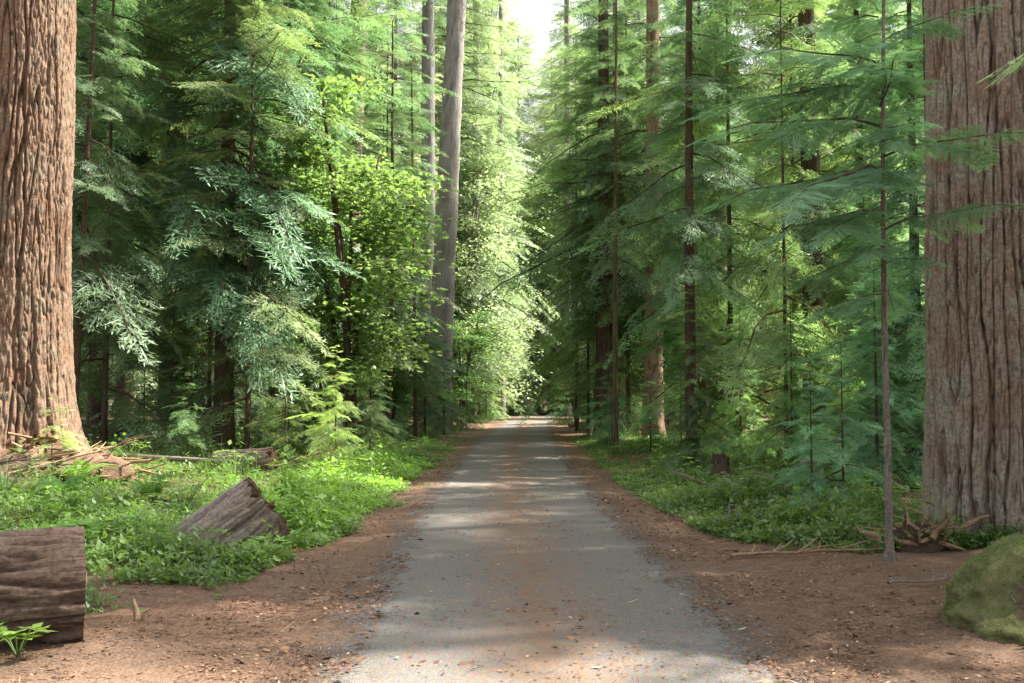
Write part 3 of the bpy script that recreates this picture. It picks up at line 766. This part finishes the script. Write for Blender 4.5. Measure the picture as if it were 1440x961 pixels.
# ------------------------------------------------------------------ saplings
for k, (x, y, v, sc, col, lab) in enumerate([
    (-4.0, 21.5, 0, .78, (2.6, 2.3, 1.4), 'sunlit yellow-green sapling above the bright green verge'),  # stands in shade; its sunlit look is a strong leaf tint
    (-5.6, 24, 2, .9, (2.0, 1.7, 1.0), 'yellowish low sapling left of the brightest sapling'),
    (-7.0, 21, 2, .8, (1.0, 1.1, .8), 'green sapling behind the tilted broken log'),
    (-8.4, 24, 1, .7, (.9, 1, .9), 'dark sapling below the dead limbs'),
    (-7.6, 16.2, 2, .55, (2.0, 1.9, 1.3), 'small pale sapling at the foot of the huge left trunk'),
    (-10.2, 27, 0, .9, (1, 1, .8), 'shaded sapling at the foot of the mossy trunk'),
    (-6.2, 30, 1, .8, (.9, 1, .9), 'dark sapling under the bright maple'),
    (-4.6, 31, 0, .8, (.8, .9, .8), 'dark sapling beside the thin dark trunks'),
    (-3.6, 46, 1, .9, (.9, 1, .8), 'sapling at the foot of the tall thick pale grey trunk'),
    (-2.9, 52, 0, 1.0, (1.0, 1.1, .8), 'road-edge sapling right of the thick pale grey trunk'),
    (-2.4, 66, 1, .9, (1.3, 1.4, 1.0), 'road-edge sapling nearest the left of the road end'),
    (3.0, 34, 0, .9, (.8, .95, .8), 'shaded sapling behind the thin pole trunk'),
    (3.4, 48, 1, 1.0, (.7, .85, .7), 'dark sapling at the right road edge before the clearing'),
    (3.8, 30, 2, 1.0, (.9, 1.1, 1), 'low sapling between the thin pole and the slender sunlit trunk'),
    (5.4, 25, 1, .75, (1.5, 1.45, 1.0), 'sun-flecked sapling right of the slender sunlit trunk'),  # flecks of sun painted as an even lighter yellow tint
    (4.9, 15.5, 0, .72, (1.1, 1.3, 1.4), 'blue-green sapling behind the slim young hemlock'),
    (4.05, 14.2, 2, .9, (1.05, 1.2, 1.2), 'low blue-green sapling left of the slim young hemlock'),
    (6.3, 18, 1, .8, (1.0, 1.2, 1.2), 'blue-green sapling left of the huge right trunk'),
    (7.6, 21, 0, 1.0, (1, 1.1, 1), 'tall sapling deep between slender trunk and huge right trunk'),
    (6.0, 22.5, 1, .8, (1.2, 1.2, .9), 'yellow-green sapling in the middle of the right-hand wood'),
    (8.6, 25, 1, .9, (1.3, 1.3, .9), 'sapling below the dark brown half hidden trunk'),
    (9.5, 20, 0, 1.2, (.9, 1, .9), 'dark sapling beside the left edge of the huge right trunk'),
    (2.7, 63, 0, 1.0, (.9, 1, .8), 'road-edge sapling nearest the right of the road end'),
    (-11.5, 23.5, 1, .9, (.9, 1, .8), 'sapling just behind the huge left trunk'),
]):
    SAP[v].put(x, y, lab, rz=k * 1.1, sc=sc, col=tuple((1.55 if x > 0 else 1.15) * q for q in col))  # right-hand saplings coloured lighter to offset the shade on them

rg = np.random.default_rng(23)
k = 0
while k < 44:
    y = float(rg.uniform(22, 62)); x = float(rg.choice([-1, 1]) * rg.uniform(3.6, .46 * y))
    if abs(x) < 2.6 + .03 * y: continue
    side = 'left' if x < 0 else 'right'
    SAP[k % 3].put(x, y, f'small understory hemlock among the trunks of the {side}-hand wood', f'understory hemlocks of the {side}-hand wood', rz=k * 1.3, sc=float(rg.uniform(.7, 1.2)), col=tuple(rg.uniform(.75, 1.3) * np.array([1.05, 1.05, .85])))
    k += 1
for k in range(46):
    y = float(rg.uniform(64, 125)); x = float(rg.uniform(-.5, .5) * y)
    if abs(x - road_x(y)) < 3: x += 6 * (1 if x > road_x(y) else -1)
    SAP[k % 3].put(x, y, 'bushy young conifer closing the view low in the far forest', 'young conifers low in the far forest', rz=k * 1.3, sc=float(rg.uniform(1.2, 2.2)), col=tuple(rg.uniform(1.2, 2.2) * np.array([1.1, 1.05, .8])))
# ------------------------------------------------------------------ ferns
def fern(seed, nf, ln, up):
    def make():
        rg = np.random.default_rng(seed); b = MB()
        for f in range(nf):
            a = f / nf * 6.283 + rg.uniform(-.25, .25); l = ln * rg.uniform(.75, 1.1); e = R(up + rg.uniform(-14, 14))
            u = np.linspace(0, 1, 22)
            rad = l * (math.cos(e) * u + .12 * u * u); z = l * (math.sin(e) * u - .62 * u ** 2.2)
            ax = np.stack([np.cos(a) * rad, np.sin(a) * rad, z], 1)
            tg = np.gradient(ax, axis=0); tg /= np.linalg.norm(tg, axis=1)[:, None]
            sd_ = np.array([-math.sin(a), math.cos(a), 0])
            w = l * .125 * np.sin(np.clip(u * 1.02, 0, 1) ** .7 * np.pi * .93 + .12).clip(.05)
            tb = rg.uniform(.3, .8)
            for s in (-1, 1):
                d = sd_[None] * s + tg * .35 + np.array([0, 0, -.12]); d /= np.linalg.norm(d, axis=1)[:, None]
                b.quads(diamond(ax[2:], d[2:], tg[2:], w[2:], np.full(20, l * .030)), np.clip(tb + rg.normal(0, .08, 20), 0, 1))
            b.tube(ax[::4], np.linspace(.005, .002, len(ax[::4])), 3, 0, .3)
        o = b.obj('sword_fern', M['fern']); return tag(o, 'fern', 'fern')
    return Proto(make)
FERN = [fern(61, 11, .8, 62), fern(62, 9, .65, 55), fern(63, 13, .95, 66)]
FL = 'sword fern among the low plants on the left bank'; FR = 'sword fern among the low plants on the right bank'
GL, GR = 'sword ferns on the left bank', 'sword ferns on the right bank'
rg = np.random.default_rng(19)
FERN[2].put(-6.9, 15.6, 'large pale fern below the flared roots of the huge left trunk', rz=1, sc=1.0, col=(1.6, 1.6, 1.3))
FERN[0].put(-3.35, 12.9, 'bright fern just right of the tilted broken log', rz=2, sc=.9, col=(1.2, 1.25, .9))
cnt = 0
while cnt < 46:
    y = float(9.5 + 30 * rg.random() ** 1.3); x = float(rg.uniform(-3.0 - .24 * y, -2.6 - .012 * y))
    if abs(x + 3.4) < .8 and abs(y - 11.6) < .9: continue
    if abs(x + 3.2) < .8 and y < 11.2: continue
    if y < 13 and x > -3.3: continue
    FERN[cnt % 3].put(x, y, FL, GL, rz=float(rg.uniform(0, 6)), sc=float(rg.uniform(.65, 1.25)), col=tuple(rg.uniform(.8, 1.5) * np.array([1, 1.05, .9])), dz=-.02)
    cnt += 1
cnt = 0
while cnt < 40:
    y = float(12.5 + 26 * rg.random() ** 1.3); x = float(rg.uniform(2.4 + .02 * y, 3.6 + .26 * y))
    if (x - 5.86) ** 2 + (y - 12.5) ** 2 < 1.6: continue
    if y < 14 and x < 3.2: continue
    FERN[cnt % 3].put(x, y, FR, GR, rz=float(rg.uniform(0, 6)), sc=float(rg.uniform(.7, 1.25)), col=tuple(rg.uniform(.8, 1.4) * np.array([.95, 1.05, .95])), dz=-.02)
    cnt += 1

# ------------------------------------------------------------------ low ground cover
def cover(name, label, n, region, seed, tall=.3, bright=0.0, zoff=0):
    rg = np.random.default_rng(seed); b = MB()
    x, y = region(rg, n * 4)
    dens = pn(x * .5 + seed, y * .5) + .3 * pn(x * 1.7, y * 1.7, 5) 
    dr = np.abs(x - road_x(y)); k = dens + rg.normal(0, .22, len(x)) > -.04
    k &= (dr > 2.12 + .6 * pn(x * .9, y * .9, 11) + .35 * pn(x * 2.4, y * 2.4, 12) + .55 * sst(13, 8, y)) | (rg.random(len(x)) < .04)
    for (lx, ly, lr) in ((-3.35, 11.7, .62), (5.86, 12.5, .8), (-9.25, 18, 1.3), (-8.0, 16.75, 1.15), (4.05, 7.6, 1.0), (-4.6, 7.1, 1.3)):
        k &= (x - lx) ** 2 + (y - ly) ** 2 > lr * lr
    x, y = x[k][:n], y[k][:n]; n = len(x)
    z = terr(x, y)
    edge = sst(1.9, 3.6, np.abs(x - road_x(y)))
    hgt = tall * rg.uniform(.35, 1.15, n) * (.3 + .7 * edge) * (.75 + .7 * pn(x * 1.1, y * 1.1, 4))
    hgt = np.maximum(hgt, .05) * np.where(rg.random(n) < .10, rg.uniform(1.4, 2.6, n), 1.0)
    br = np.clip(.45 + .5 * pn(x * .8, y * .8, 9) + bright, 0, 1)
    for q in range(9):
        a = rg.uniform(0, 6.28, n); f = rg.uniform(.15, 1, n)
        p = np.stack([x + np.cos(a) * .03 + rg.normal(0, .05, n), y + np.sin(a) * .03 + rg.normal(0, .05, n), z + hgt * f], 1)
        tl = rg.normal(.15, .45, n)
        d = np.stack([np.cos(a), np.sin(a), tl], 1); d /= np.linalg.norm(d, axis=1)[:, None]
        sdv = np.stack([-np.sin(a), np.cos(a), rg.normal(0, .3, n)], 1)
        ln = rg.uniform(.05, .12, n) * (.7 + hgt)
        b.quads(diamond(p, d, sdv, ln, ln * rg.uniform(.3, .6, n)), np.clip(br * .6 + .5 * f * br + rg.normal(0, .1, n), 0, 1))
    for q in range(3):                    # stems and blades
        a = rg.uniform(0, 6.28, n)
        p = np.stack([x, y, z - .02], 1) + rg.normal(0, .04, (n, 3)) * np.array([1, 1, 0])
        d = np.stack([np.cos(a) * .35, np.sin(a) * .35, np.ones(n)], 1); d /= np.linalg.norm(d, axis=1)[:, None]
        sdv = np.stack([-np.sin(a), np.cos(a), np.zeros(n)], 1)
        b.quads(diamond(p, d, sdv, hgt * rg.uniform(.7, 1.3, n), np.full(n, .011)), np.clip(br * .9, 0, 1))
    return tag(b.obj(name, M['cover']), label, 'ground cover', kind='stuff')

def rl(rg, n):
    y = 8.2 + 34 * rg.random(n) ** 1.6
    lim = np.interp(y, [8, 10, 13, 16, 22, 45], [-2.5, -2.7, -2.2, -1.9, -1.8, -1.9])
    return lim - (1.5 + .28 * y) * rg.random(n) ** 1.3, y
def rr(rg, n):
    y = 11.5 + 32 * rg.random(n) ** 1.5
    lim = np.interp(y, [11, 13, 16, 22, 45], [3.0, 2.4, 2.1, 1.9, 1.95])
    return lim + (1.0 + .16 * y) * rg.random(n) ** 1.2, y
cover('ground_cover', 'lush low green plants carpeting the left bank', 11000, rl, 3, .25, .1)
cover('ground_cover', 'low green plants carpeting the right bank', 9500, rr, 4, .27, .08)
def verge(rg, n):
    y = rg.uniform(12.5, 26, n)
    return road_x(y) - 2.0 - np.interp(y, [12, 16, 26], [.5, .15, .1]) - 1.7 * rg.random(n), y
cover('grass', 'bright green grassy verge of leafy plants left of the road', 6500, verge, 6, .40, .35).color = (1.35, 1.3, 1.0, 1)

# ------------------------------------------------------------------ logs, stumps, roots
def log_mb(L_, r0, r1, nth=150, nx=160, seed=0, fur=.035, rough=.03, fs=(5., .9), broken=0.0):
    b = MB()
    u = np.linspace(0, L_, nx); th = np.linspace(0, 2 * np.pi, nth, endpoint=False)
    U, TH = np.meshgrid(u, th, indexing='ij')
    r = r0 + (r1 - r0) * U / L_
    wx = .25 * pn(np.cos(TH) * 2, np.sin(TH) * 2 + seed, U * 1.4)
    a, c = np.cos(TH) * r0 * fs[0] * 1.5 + wx, np.sin(TH) * r0 * fs[0] * 1.5 + wx
    n1 = np.abs(pn(a + seed, c, U * fs[1])); n2 = np.abs(pn(a * 2.2, c * 2.2 + seed, U * fs[1] * 2))
    n3 = pn(a * 6, c * 6, U * 9)
    ridge = sst(0, .2, n1) * .65 + sst(0, .18, n2) * .35
    r = r * (1 + .07 * pn(np.cos(TH) * 1.3 + seed, np.sin(TH) * 1.3, U * .7)) + fur * (ridge - .7) + fur * .2 * n3
    end = broken * (pn(np.cos(TH) * 3 + seed, np.sin(TH) * 3, 4) + .5 * pn(np.cos(TH) * 9, np.sin(TH) * 9, 2)) * sst(L_ * .6, L_, U)
    X = U + end
    V = np.stack([X, r * np.cos(TH), r * np.sin(TH)], -1)
    i = np.arange(nx - 1)[:, None] * nth; j = np.arange(nth)[None]
    F = np.stack([i + j, i + nth + j, i + nth + (j + 1) % nth, i + (j + 1) % nth], -1).reshape(-1, 4)
    b.add(V.reshape(-1, 3), F, 0, np.clip(ridge + .15 * n3, 0, 1).ravel(), True)
    def cap(k, sgn):
        ring = V[k]; m = 14
        s = np.linspace(1, 0.02, m)
        cen = np.array([ring[:, 0].mean(), 0, 0])
        G = cen + (ring - cen)[None] * s[:, None, None]
        G[..., 0] += sgn * (.018 * pn(G[..., 1] * 7, G[..., 2] * 7, seed) + broken * .4 * pn(G[..., 1] * 14, G[..., 2] * 14, 3)) * (s[:, None] < .99)
        ii = np.arange(m - 1)[:, None] * nth
        Fc = np.stack([ii + j, ii + (j + 1) % nth, ii + nth + (j + 1) % nth, ii + nth + j], -1).reshape(-1, 4)
        if sgn > 0: Fc = Fc[:, ::-1]
        rr_ = np.linalg.norm(G[..., 1:], axis=-1)
        t = .5 + .4 * np.sin(rr_ * 120) * .5 + .2 * pn(G[..., 1] * 20, G[..., 2] * 20)
        return G.reshape(-1, 3), Fc, np.clip(t, 0, 1).ravel()
    return b, cap(-1, 1), cap(0, -1)

def make_log(name, loc, rot, args, label, bark, endmat, cat='log'):
    t = thing(name, loc, label, cat); t.rotation_euler = rot
    b, c1, c0 = log_mb(**args)
    b.obj('bark', M[bark], t)
    for c in (c1, c0):
        e = MB(); e.add(c[0], c[1], 0, c[2], False); e.obj('cut_end', M[endmat], t)
    return t
make_log('fallen_log', (-5.62, 6.10, .37), (R(20), 0, R(27)), dict(L_=2.72, r0=.42, r1=.40, seed=3, fur=.065, rough=.03, fs=(5.5, .6)),
         'thick grooved log end at the lower left corner', 'bark_log', 'wood')
make_log('broken_log', (-3.85, 11.55, T(-3.8, 11.5) - .30), (0, R(-38), R(13)), dict(L_=1.14, r0=.46, r1=.38, seed=8, fur=.075, fs=(8., .32), broken=.13),
         'weathered grey broken log tilted up out of the left bank greenery', 'dead', 'bark_dark')
make_log('fallen_log', (-8.2, 19.2, T(-8.2, 19.2) + .16), (0, R(4), R(12)), dict(L_=2.6, r0=.05, r1=.035, nth=30, nx=60, seed=4, fur=.01),
         'thin pale fallen pole lying right of the huge left trunk', 'dead', 'wood')
make_log('fallen_log', (-6.2, 20.5, T(-6.2, 20.5) + .12), (0, R(-6), R(-20)), dict(L_=1.3, r0=.26, r1=.22, nth=60, nx=50, seed=14, fur=.03, broken=.08),
         'grey rotten log chunk in the greenery below the yellowish sapling', 'dead', 'bark_dark')
make_log('fallen_log', (2.6, 57, .12), (0, R(-3), R(24)), dict(L_=3.2, r0=.13, r1=.1, nth=30, nx=40, seed=15, fur=.01),
         'pale fallen log at the right road edge near the road end', 'wood', 'wood')

def moss_stump():
    t = thing('mossy_stump', (4.06, 7.6, T(4.06, 7.6) - .06), 'low rounded mossy stump with a hollow of brown litter at the lower right corner', 'stump', None, 0, .86)
    b = MB(); nth, nr = 150, 90
    th = np.linspace(0, 2 * np.pi, nth, endpoint=False); u = np.linspace(0, 1, nr)
    U, TH = np.meshgrid(u, th, indexing='ij')
    # profile: outside wall up, over the rim, down into the hollow
    pr = np.interp(U, [0, .12, .25, .4, .55, .7, .85, 1], [1.0, .93, .82, .68, .5, .32, .15, .01])
    pz = np.interp(U, [0, .12, .25, .4, .55, .7, .85, 1], [-.15, .08, .28, .47, .62, .69, .72, .72])
    dth = (TH - R(222) + np.pi) % (2 * np.pi) - np.pi
    pit = np.exp(-(dth / .42) ** 2 * (1 + .5 * pn(TH * 3, U * 6, 2))) * sst(.10, .24, U) * (1 - sst(.50, .62, U + .12 * pn(TH * 4, U * 3, 8)))
    lump = .17 * pn(np.cos(TH) * 1.8, np.sin(TH) * 1.8, pz * 1.5) + .09 * pn(np.cos(TH) * 4, np.sin(TH) * 4, pz * 4) + .05 * pn(np.cos(TH) * 13, np.sin(TH) * 13, pz * 14)
    r = pr * (1 + lump * 1.3) * (1 - .42 * pit); zz = pz * (1 + lump * .6)
    i = np.arange(nr - 1)[:, None] * nth; j = np.arange(nth)[None]
    F = np.stack([i + j, i + (j + 1) % nth, i + nth + (j + 1) % nth, i + nth + j], -1).reshape(-1, 4)
    hol = sst(.35, .6, pit + .2 * pn(np.cos(TH) * 6, np.sin(TH) * 6, pz * 7))
    V = np.stack([r * np.cos(TH), r * np.sin(TH), zz], -1).reshape(-1, 3)
    b.add(V, F, 0, hol.ravel(), True)
    b.obj('stump_body', M['moss'], t)
    # fuzzy moss fronds
    rg = np.random.default_rng(2); n = 26000
    mk = np.where((hol.ravel() < .4) & (V[:, 2] > -.05))[0]; k = rg.choice(mk, n)
    P = V[k] + rg.normal(0, .006, (n, 3)); nn = V[k] - np.array([0, 0, .1]); nn /= np.linalg.norm(nn, axis=1)[:, None]
    d = nn + rg.normal(0, .6, (n, 3)); d /= np.linalg.norm(d, axis=1)[:, None]
    s_ = np.cross(d, rg.normal(0, 1, (n, 3))); s_ /= np.linalg.norm(s_, axis=1)[:, None]
    m = MB(); m.quads(diamond(P, d, s_, rg.uniform(.008, .022, n), np.full(n, .007)), np.clip(.45 + .35 * pn(P[:, 0] * 4, P[:, 1] * 4, P[:, 2] * 4) + rg.normal(0, .2, n), 0, 1))
    o = m.obj('moss_tufts', M['fern'], t); o.color = (1.5, 1.12, 1.2, 1)
    w = MB()
    for q in range(16):
        a = rg.uniform(0, 6.28); l = rg.uniform(.08, .24); th_ = R(222) + rg.normal(0, .25); z_ = rg.uniform(.22, .5)
        p0 = np.array([math.cos(th_) * (.78 - z_ * .7), math.sin(th_) * (.78 - z_ * .7), z_]); d_ = np.array([-math.sin(th_) * math.cos(a), math.cos(th_) * math.cos(a), math.sin(a) * .5]) * l
        w.tube([p0, p0 + d_ * .5, p0 + d_], [.009, .008, .004], 5, 0, .6)
    w.obj('twigs', M['dead'], t)
moss_stump()

def root_mass():
    x0, y0 = 4.55, 11.7
    t = thing('root_mass', (x0, y0, T(x0, y0)), 'tangle of splintered roots between the slim hemlock and huge right trunk', 'roots')
    rg = np.random.default_rng(5); w = MB()
    for q in range(46):
        a = rg.uniform(0, 6.28); e = rg.uniform(-.1, 1.0); l = rg.uniform(.25, .6)
        p = np.array([rg.normal(0, .2), rg.normal(0, .14), rg.uniform(.0, .22)])
        d = np.array([math.cos(a) * math.cos(e), math.sin(a) * math.cos(e) * .6, math.sin(e)])
        pts = [p + d * l * s + rg.normal(0, .03, 3) * (s > 0) for s in (0, .33, .66, 1)]
        r = rg.uniform(.012, .04); w.tube(pts, [r, r * .9, r * .7, r * .25], 7, 0, rg.uniform(.2, .9))
    w.obj('roots', M['wood'], t)
    c = MB(); nth, nr = 40, 20
    U, TH = np.meshgrid(np.linspace(0, 1, nr), np.linspace(0, 2 * np.pi, nth, endpoint=False), indexing='ij')
    r = np.cos(U * 1.57) * .42 * (1 + .35 * pn(np.cos(TH) * 2, np.sin(TH) * 2, U * 3)); zz = np.sin(U * 1.57) * .36 - .06
    i = np.arange(nr - 1)[:, None] * nth; j = np.arange(nth)[None]
    F = np.stack([i + j, i + (j + 1) % nth, i + nth + (j + 1) % nth, i + nth + j], -1).reshape(-1, 4)
    c.add(np.stack([r * np.cos(TH), r * np.sin(TH) * .7, zz], -1).reshape(-1, 3), F, 0, .4, True)
    c.obj('rotten_core', M['bark_dark'], t)
root_mass()

def debris_heap():
    x0, y0 = -8.0, 16.75
    t = thing('debris_heap', (x0, y0, T(x0, y0) - .05), 'heap of pale bark slabs and dry sticks against the huge left trunk', 'debris', None, 0, 1.55)
    rg = np.random.default_rng(15); w = MB(); c = MB()
    for q in range(70):
        a = rg.uniform(0, 6.28); l = rg.uniform(.3, .9); px, py = rg.normal(0, .5), rg.normal(0, .3)
        z = .38 * math.exp(-(px * px + py * py) / .4) * rg.uniform(.3, 1.1); e = rg.normal(0, .3)
        p = np.array([px, py, z]); d = np.array([math.cos(a), math.sin(a), e]); r = rg.uniform(.008, .026)
        w.tube([p - d * l * .5, p + rg.normal(0, .03, 3), p + d * l * .5], [r, r * .9, r * .4], 6, 0, rg.uniform(.3, 1))
    for q in range(26):
        c = MB(); p = np.array([rg.normal(0, .45), rg.normal(0, .28), 0]); p[2] = .40 * math.exp(-(p[0] ** 2 + p[1] ** 2) / .4) * rg.uniform(.4, 1)
        u = rg.normal(0, 1, 3) * np.array([1, 1, .35]); u /= np.linalg.norm(u); v = np.cross(u, rg.normal(0, 1, 3)); v /= np.linalg.norm(v)
        h = rg.uniform(.08, .2); k = rg.uniform(.04, .09); n_ = np.cross(u, v) * .012
        for s_ in (1, -1): c.quads(np.array([[p - u * h - v * k, p - u * h * .9 + v * k, p + u * h + v * k * .7, p + u * h * 1.1 - v * k * .8]]) + n_ * s_, rg.uniform(.3, 1))
        c.obj('bark_slab', M['wood'], t)
    w.obj('sticks', M['wood'], t)
    nth, nr = 50, 16; m = MB()
    U, TH = np.meshgrid(np.linspace(0, 1, nr), np.linspace(0, 2 * np.pi, nth, endpoint=False), indexing='ij')
    r = np.cos(U * 1.57) * 1.0 * (1 + .3 * pn(np.cos(TH) * 2, np.sin(TH) * 2, U * 3)); zz = np.sin(U * 1.57) * .36 - .06
    i = np.arange(nr - 1)[:, None] * nth; j = np.arange(nth)[None]
    F = np.stack([i + j, i + (j + 1) % nth, i + nth + (j + 1) % nth, i + nth + j], -1).reshape(-1, 4)
    m.add(np.stack([r * np.cos(TH), r * np.sin(TH) * .7, zz * (1 + .3 * pn(TH * 2, U * 4, 1))], -1).reshape(-1, 3), F, 0, 0.0, True)
    m.obj('litter_mound', M['ground'], t)
debris_heap()

def dead_branch(x, y, rz, L_, label, seed, mat='dead', up=.1, r=.02, group=None):
    rg = np.random.default_rng(seed)
    t = MB()
    n = 7
    pts = np.stack([np.linspace(0, L_, n), np.cumsum(rg.normal(0, .05, n)), .03 + up * np.linspace(0, 1, n) + rg.normal(0, .012, n)], 1)
    t.tube(pts, np.linspace(r, r * .35, n), 7, 0, .6)
    for k in range(10):
        i_ = rg.integers(1, n - 1); a = rg.choice([-1, 1]) * rg.uniform(.4, 1.1); l = L_ * rg.uniform(.12, .38)
        q = pts[i_]; e = rg.uniform(-.05, .5)
        t.tube([q, q + np.array([math.cos(a), math.sin(a), e]) * l * .5, q + np.array([math.cos(a + .15), math.sin(a + .15), e * .8]) * l], [r * .55, r * .4, r * .15], 5, 0, .7)
    o = t.obj('fallen_branch', M[mat]); o.location = (x, y, T(x, y)); o.rotation_euler = (0, 0, rz)
    return tag(o, label, 'branch', group)
dead_branch(2.25, 11.0, .12, 1.5, 'pale twiggy branch lying between the road and the slim young hemlock', 1, 'wood', .05, .022)
dead_branch(-8.0, 15.6, .5, 1.9, 'pale dry branch propped against the roots of the huge left trunk', 2, 'wood', .5, .03)
dead_branch(-8.6, 15.9, -.2, 1.7, 'grey dry branch lying below the roots of the huge left trunk', 3, 'dead', .2, .03)
dead_branch(-7.4, 14.6, 2.7, 1.6, 'dark forked branch in the greenery below the huge left trunk', 4, 'dead', .25, .028)
dead_branch(-8.9, 14.2, .2, 1.8, 'grey dead branch at the left edge above the grooved log', 5, 'dead', .35, .03)
dead_branch(3.3, 9.1, .4, .9, 'dark twig on bare litter left of the mossy stump', 6, 'dead', .02, .012)
dead_branch(3.6, 16.5, 2.4, 1.5, 'dry grey branch tangled in the greenery right of the road', 7, 'dead', .4, .02)
dead_branch(4.6, 18.5, .9, 1.5, 'dry grey branch leaning in ferns behind the low blue-green sapling', 8, 'dead', .6, .02)
dead_branch(-5.5, 20, .3, 1.6, 'pale dry branch near the rotten log chunk', 9, 'wood', .4, .02)

def small_stump(x, y, r, h, label, mat, seed):
    t = thing('tree_stump', (x, y, T(x, y)), label, 'stump')
    trunk_mesh('stump_body', None, r, h, 50, 40, .7, (.05, 0), .25, 0, seed, .03, (6, 1.5)).obj('stump_body', M[mat], t)
    rg = np.random.default_rng(seed); w = MB()
    for k in range(26):
        a = rg.uniform(0, 6.28); q = r * rg.uniform(.1, .75)
        p = np.array([math.cos(a) * q, math.sin(a) * q, h * .7]); hh = h * rg.uniform(.25, .5)
        w.tube([p, p + np.array([0, 0, hh * .7]), p + np.array([rg.normal(0, .02), 0, hh])], [.05, .035, .004], 5, 0, .4)
    w.obj('splinters', M[mat], t)
small_stump(5.3, 18.6, .20, .75, 'small grey rotten stump in the greenery behind the slim young hemlock', 'dead', 4)
small_stump(3.9, 20.0, .16, .45, 'short dark stump in the greenery near the slender sunlit trunk', 'bark_dark', 5)

def rootlets():
    # a splinter sticking up out of the left shoulder
    o = MB(); o.tube([(0, 0, -.02), (-.02, 0, .1), (-.05, .01, .2)], [.03, .02, .004], 6, 0, .9)
    o.tube([(.03, 0, -.02), (.05, 0, .07), (.1, -.02, .1)], [.02, .014, .004], 6, 0, .9)
    q = o.obj('wood_splinter', M['wood']); q.location = (-2.98, 7.85, T(-2.98, 7.85)); tag(q, 'pale wood splinter poking from the left shoulder right of the grooved log', 'splinter')
rootlets()

# small leafy plants in the foreground corner
def leafy(seed, nst, h, ll):
    def make():
        rg = np.random.default_rng(seed); b = MB()
        for s in range(nst):
            a = rg.uniform(0, 6.28); tip = np.array([math.cos(a) * h * .6, math.sin(a) * h * .6, h * rg.uniform(.7, 1)])
            b.tube([(0, 0, 0), tip * .5 + np.array([0, 0, h * .12]), tip], [.006, .005, .003], 4, 0, .3)
            for k in range(5):
                a2 = a + (k - 2) * .7; d = np.array([[math.cos(a2), math.sin(a2), rg.uniform(-.2, .25)]]); d /= np.linalg.norm(d)
                sdv = np.array([[-math.sin(a2), math.cos(a2), rg.uniform(-.2, .2)]])
                b.quads(diamond(tip[None], d, sdv, np.array([ll * rg.uniform(.7, 1.1)]), np.array([ll * .45])), rg.uniform(.4, 1))
        return tag(b.obj('leaves_plant', M['cover']), 'plant', 'plant')
    return Proto(make)
LP = leafy(5, 8, .24, .17)
def rn(o): o.name = 'leafy_plant'; return o
rn(LP.put(-3.3, 6.62, 'broad-leaved green plant in front of the grooved log', rz=0, sc=.85, col=(1.1, 1.2, .9)))
rn(LP.put(-3.62, 6.55, 'broad-leaved green plant at the left frame edge before the grooved log', rz=1.5, sc=.9, col=(1.3, 1.3, .9)))
rn(LP.put(-3.5, 7.75, 'broad-leaved plant peeping over the top of the grooved log', rz=2.5, sc=1.0, col=(1.3, 1.3, 1.0), dz=.52))
rn(LP.put(-2.75, 11.0, 'lone leafy plant on the bare left shoulder', rz=3.5, sc=.9, col=(.9, 1.1, .9)))

SHR = [leafy(9, 16, .75, .11), leafy(12, 20, .55, .09)]
for k, (x, y, sc, lab) in enumerate([
    (-4.6, 13.6, .8, 'knee-high leafy shrub behind the tilted broken log'), (-5.6, 12.4, .7, 'leafy shrub left of the tilted broken log'), (-6.8, 13.2, .9, 'leafy shrub between the grooved log and the huge left trunk'),
    (-3.9, 16.4, .9, 'leafy shrub on the bright verge behind the tilted broken log'), (-3.3, 19.0, .8, 'bright leafy shrub at the edge of the left verge'), (-5.2, 18.2, 1.0, 'leafy shrub in front of the yellowish low sapling'),
    (-3.1, 24.5, 1.0, 'leafy shrub further along the left verge'), (-7.2, 18.4, .9, 'leafy shrub right of the pale bark heap'), (3.2, 14.6, .8, 'leafy shrub at the edge of the right bank'),
    (4.0, 16.6, 1.0, 'tall leafy shrub behind the dry grey branch right of the road'), (2.8, 18.6, .9, 'bright leafy shrub near the right road edge'), (5.0, 14.0, .8, 'leafy shrub just left of the huge right trunk'),
    (3.3, 22.3, 1.0, 'leafy shrub at the foot of the slender sunlit trunk'), (2.7, 26.5, 1.0, 'leafy shrub further along the right verge'), (4.6, 20.4, 1.0, 'leafy shrub behind the short dark stump')]):
    o = SHR[k % 2].put(x, y, lab, rz=k * 1.4, sc=sc, col=(1.5, 1.45, 1.1)); o.name = 'leafy_shrub'; o['category'] = 'shrub'
for k, (x, y, rz, ln) in enumerate([(3.5, 13.6, .3, 1.0), (4.4, 15.2, 2.2, 1.2), (3.0, 15.6, 1.2, .9), (5.0, 17.0, 3.0, 1.3), (3.7, 18.0, 5.1, 1.0), (2.6, 13.2, .9, .7)]):
    dead_branch(x, y, rz, ln, 'grey dry twigs sticking out of the low plants on the right bank', 30 + k, 'dead', .45, .014, 'dry twigs on the right bank')
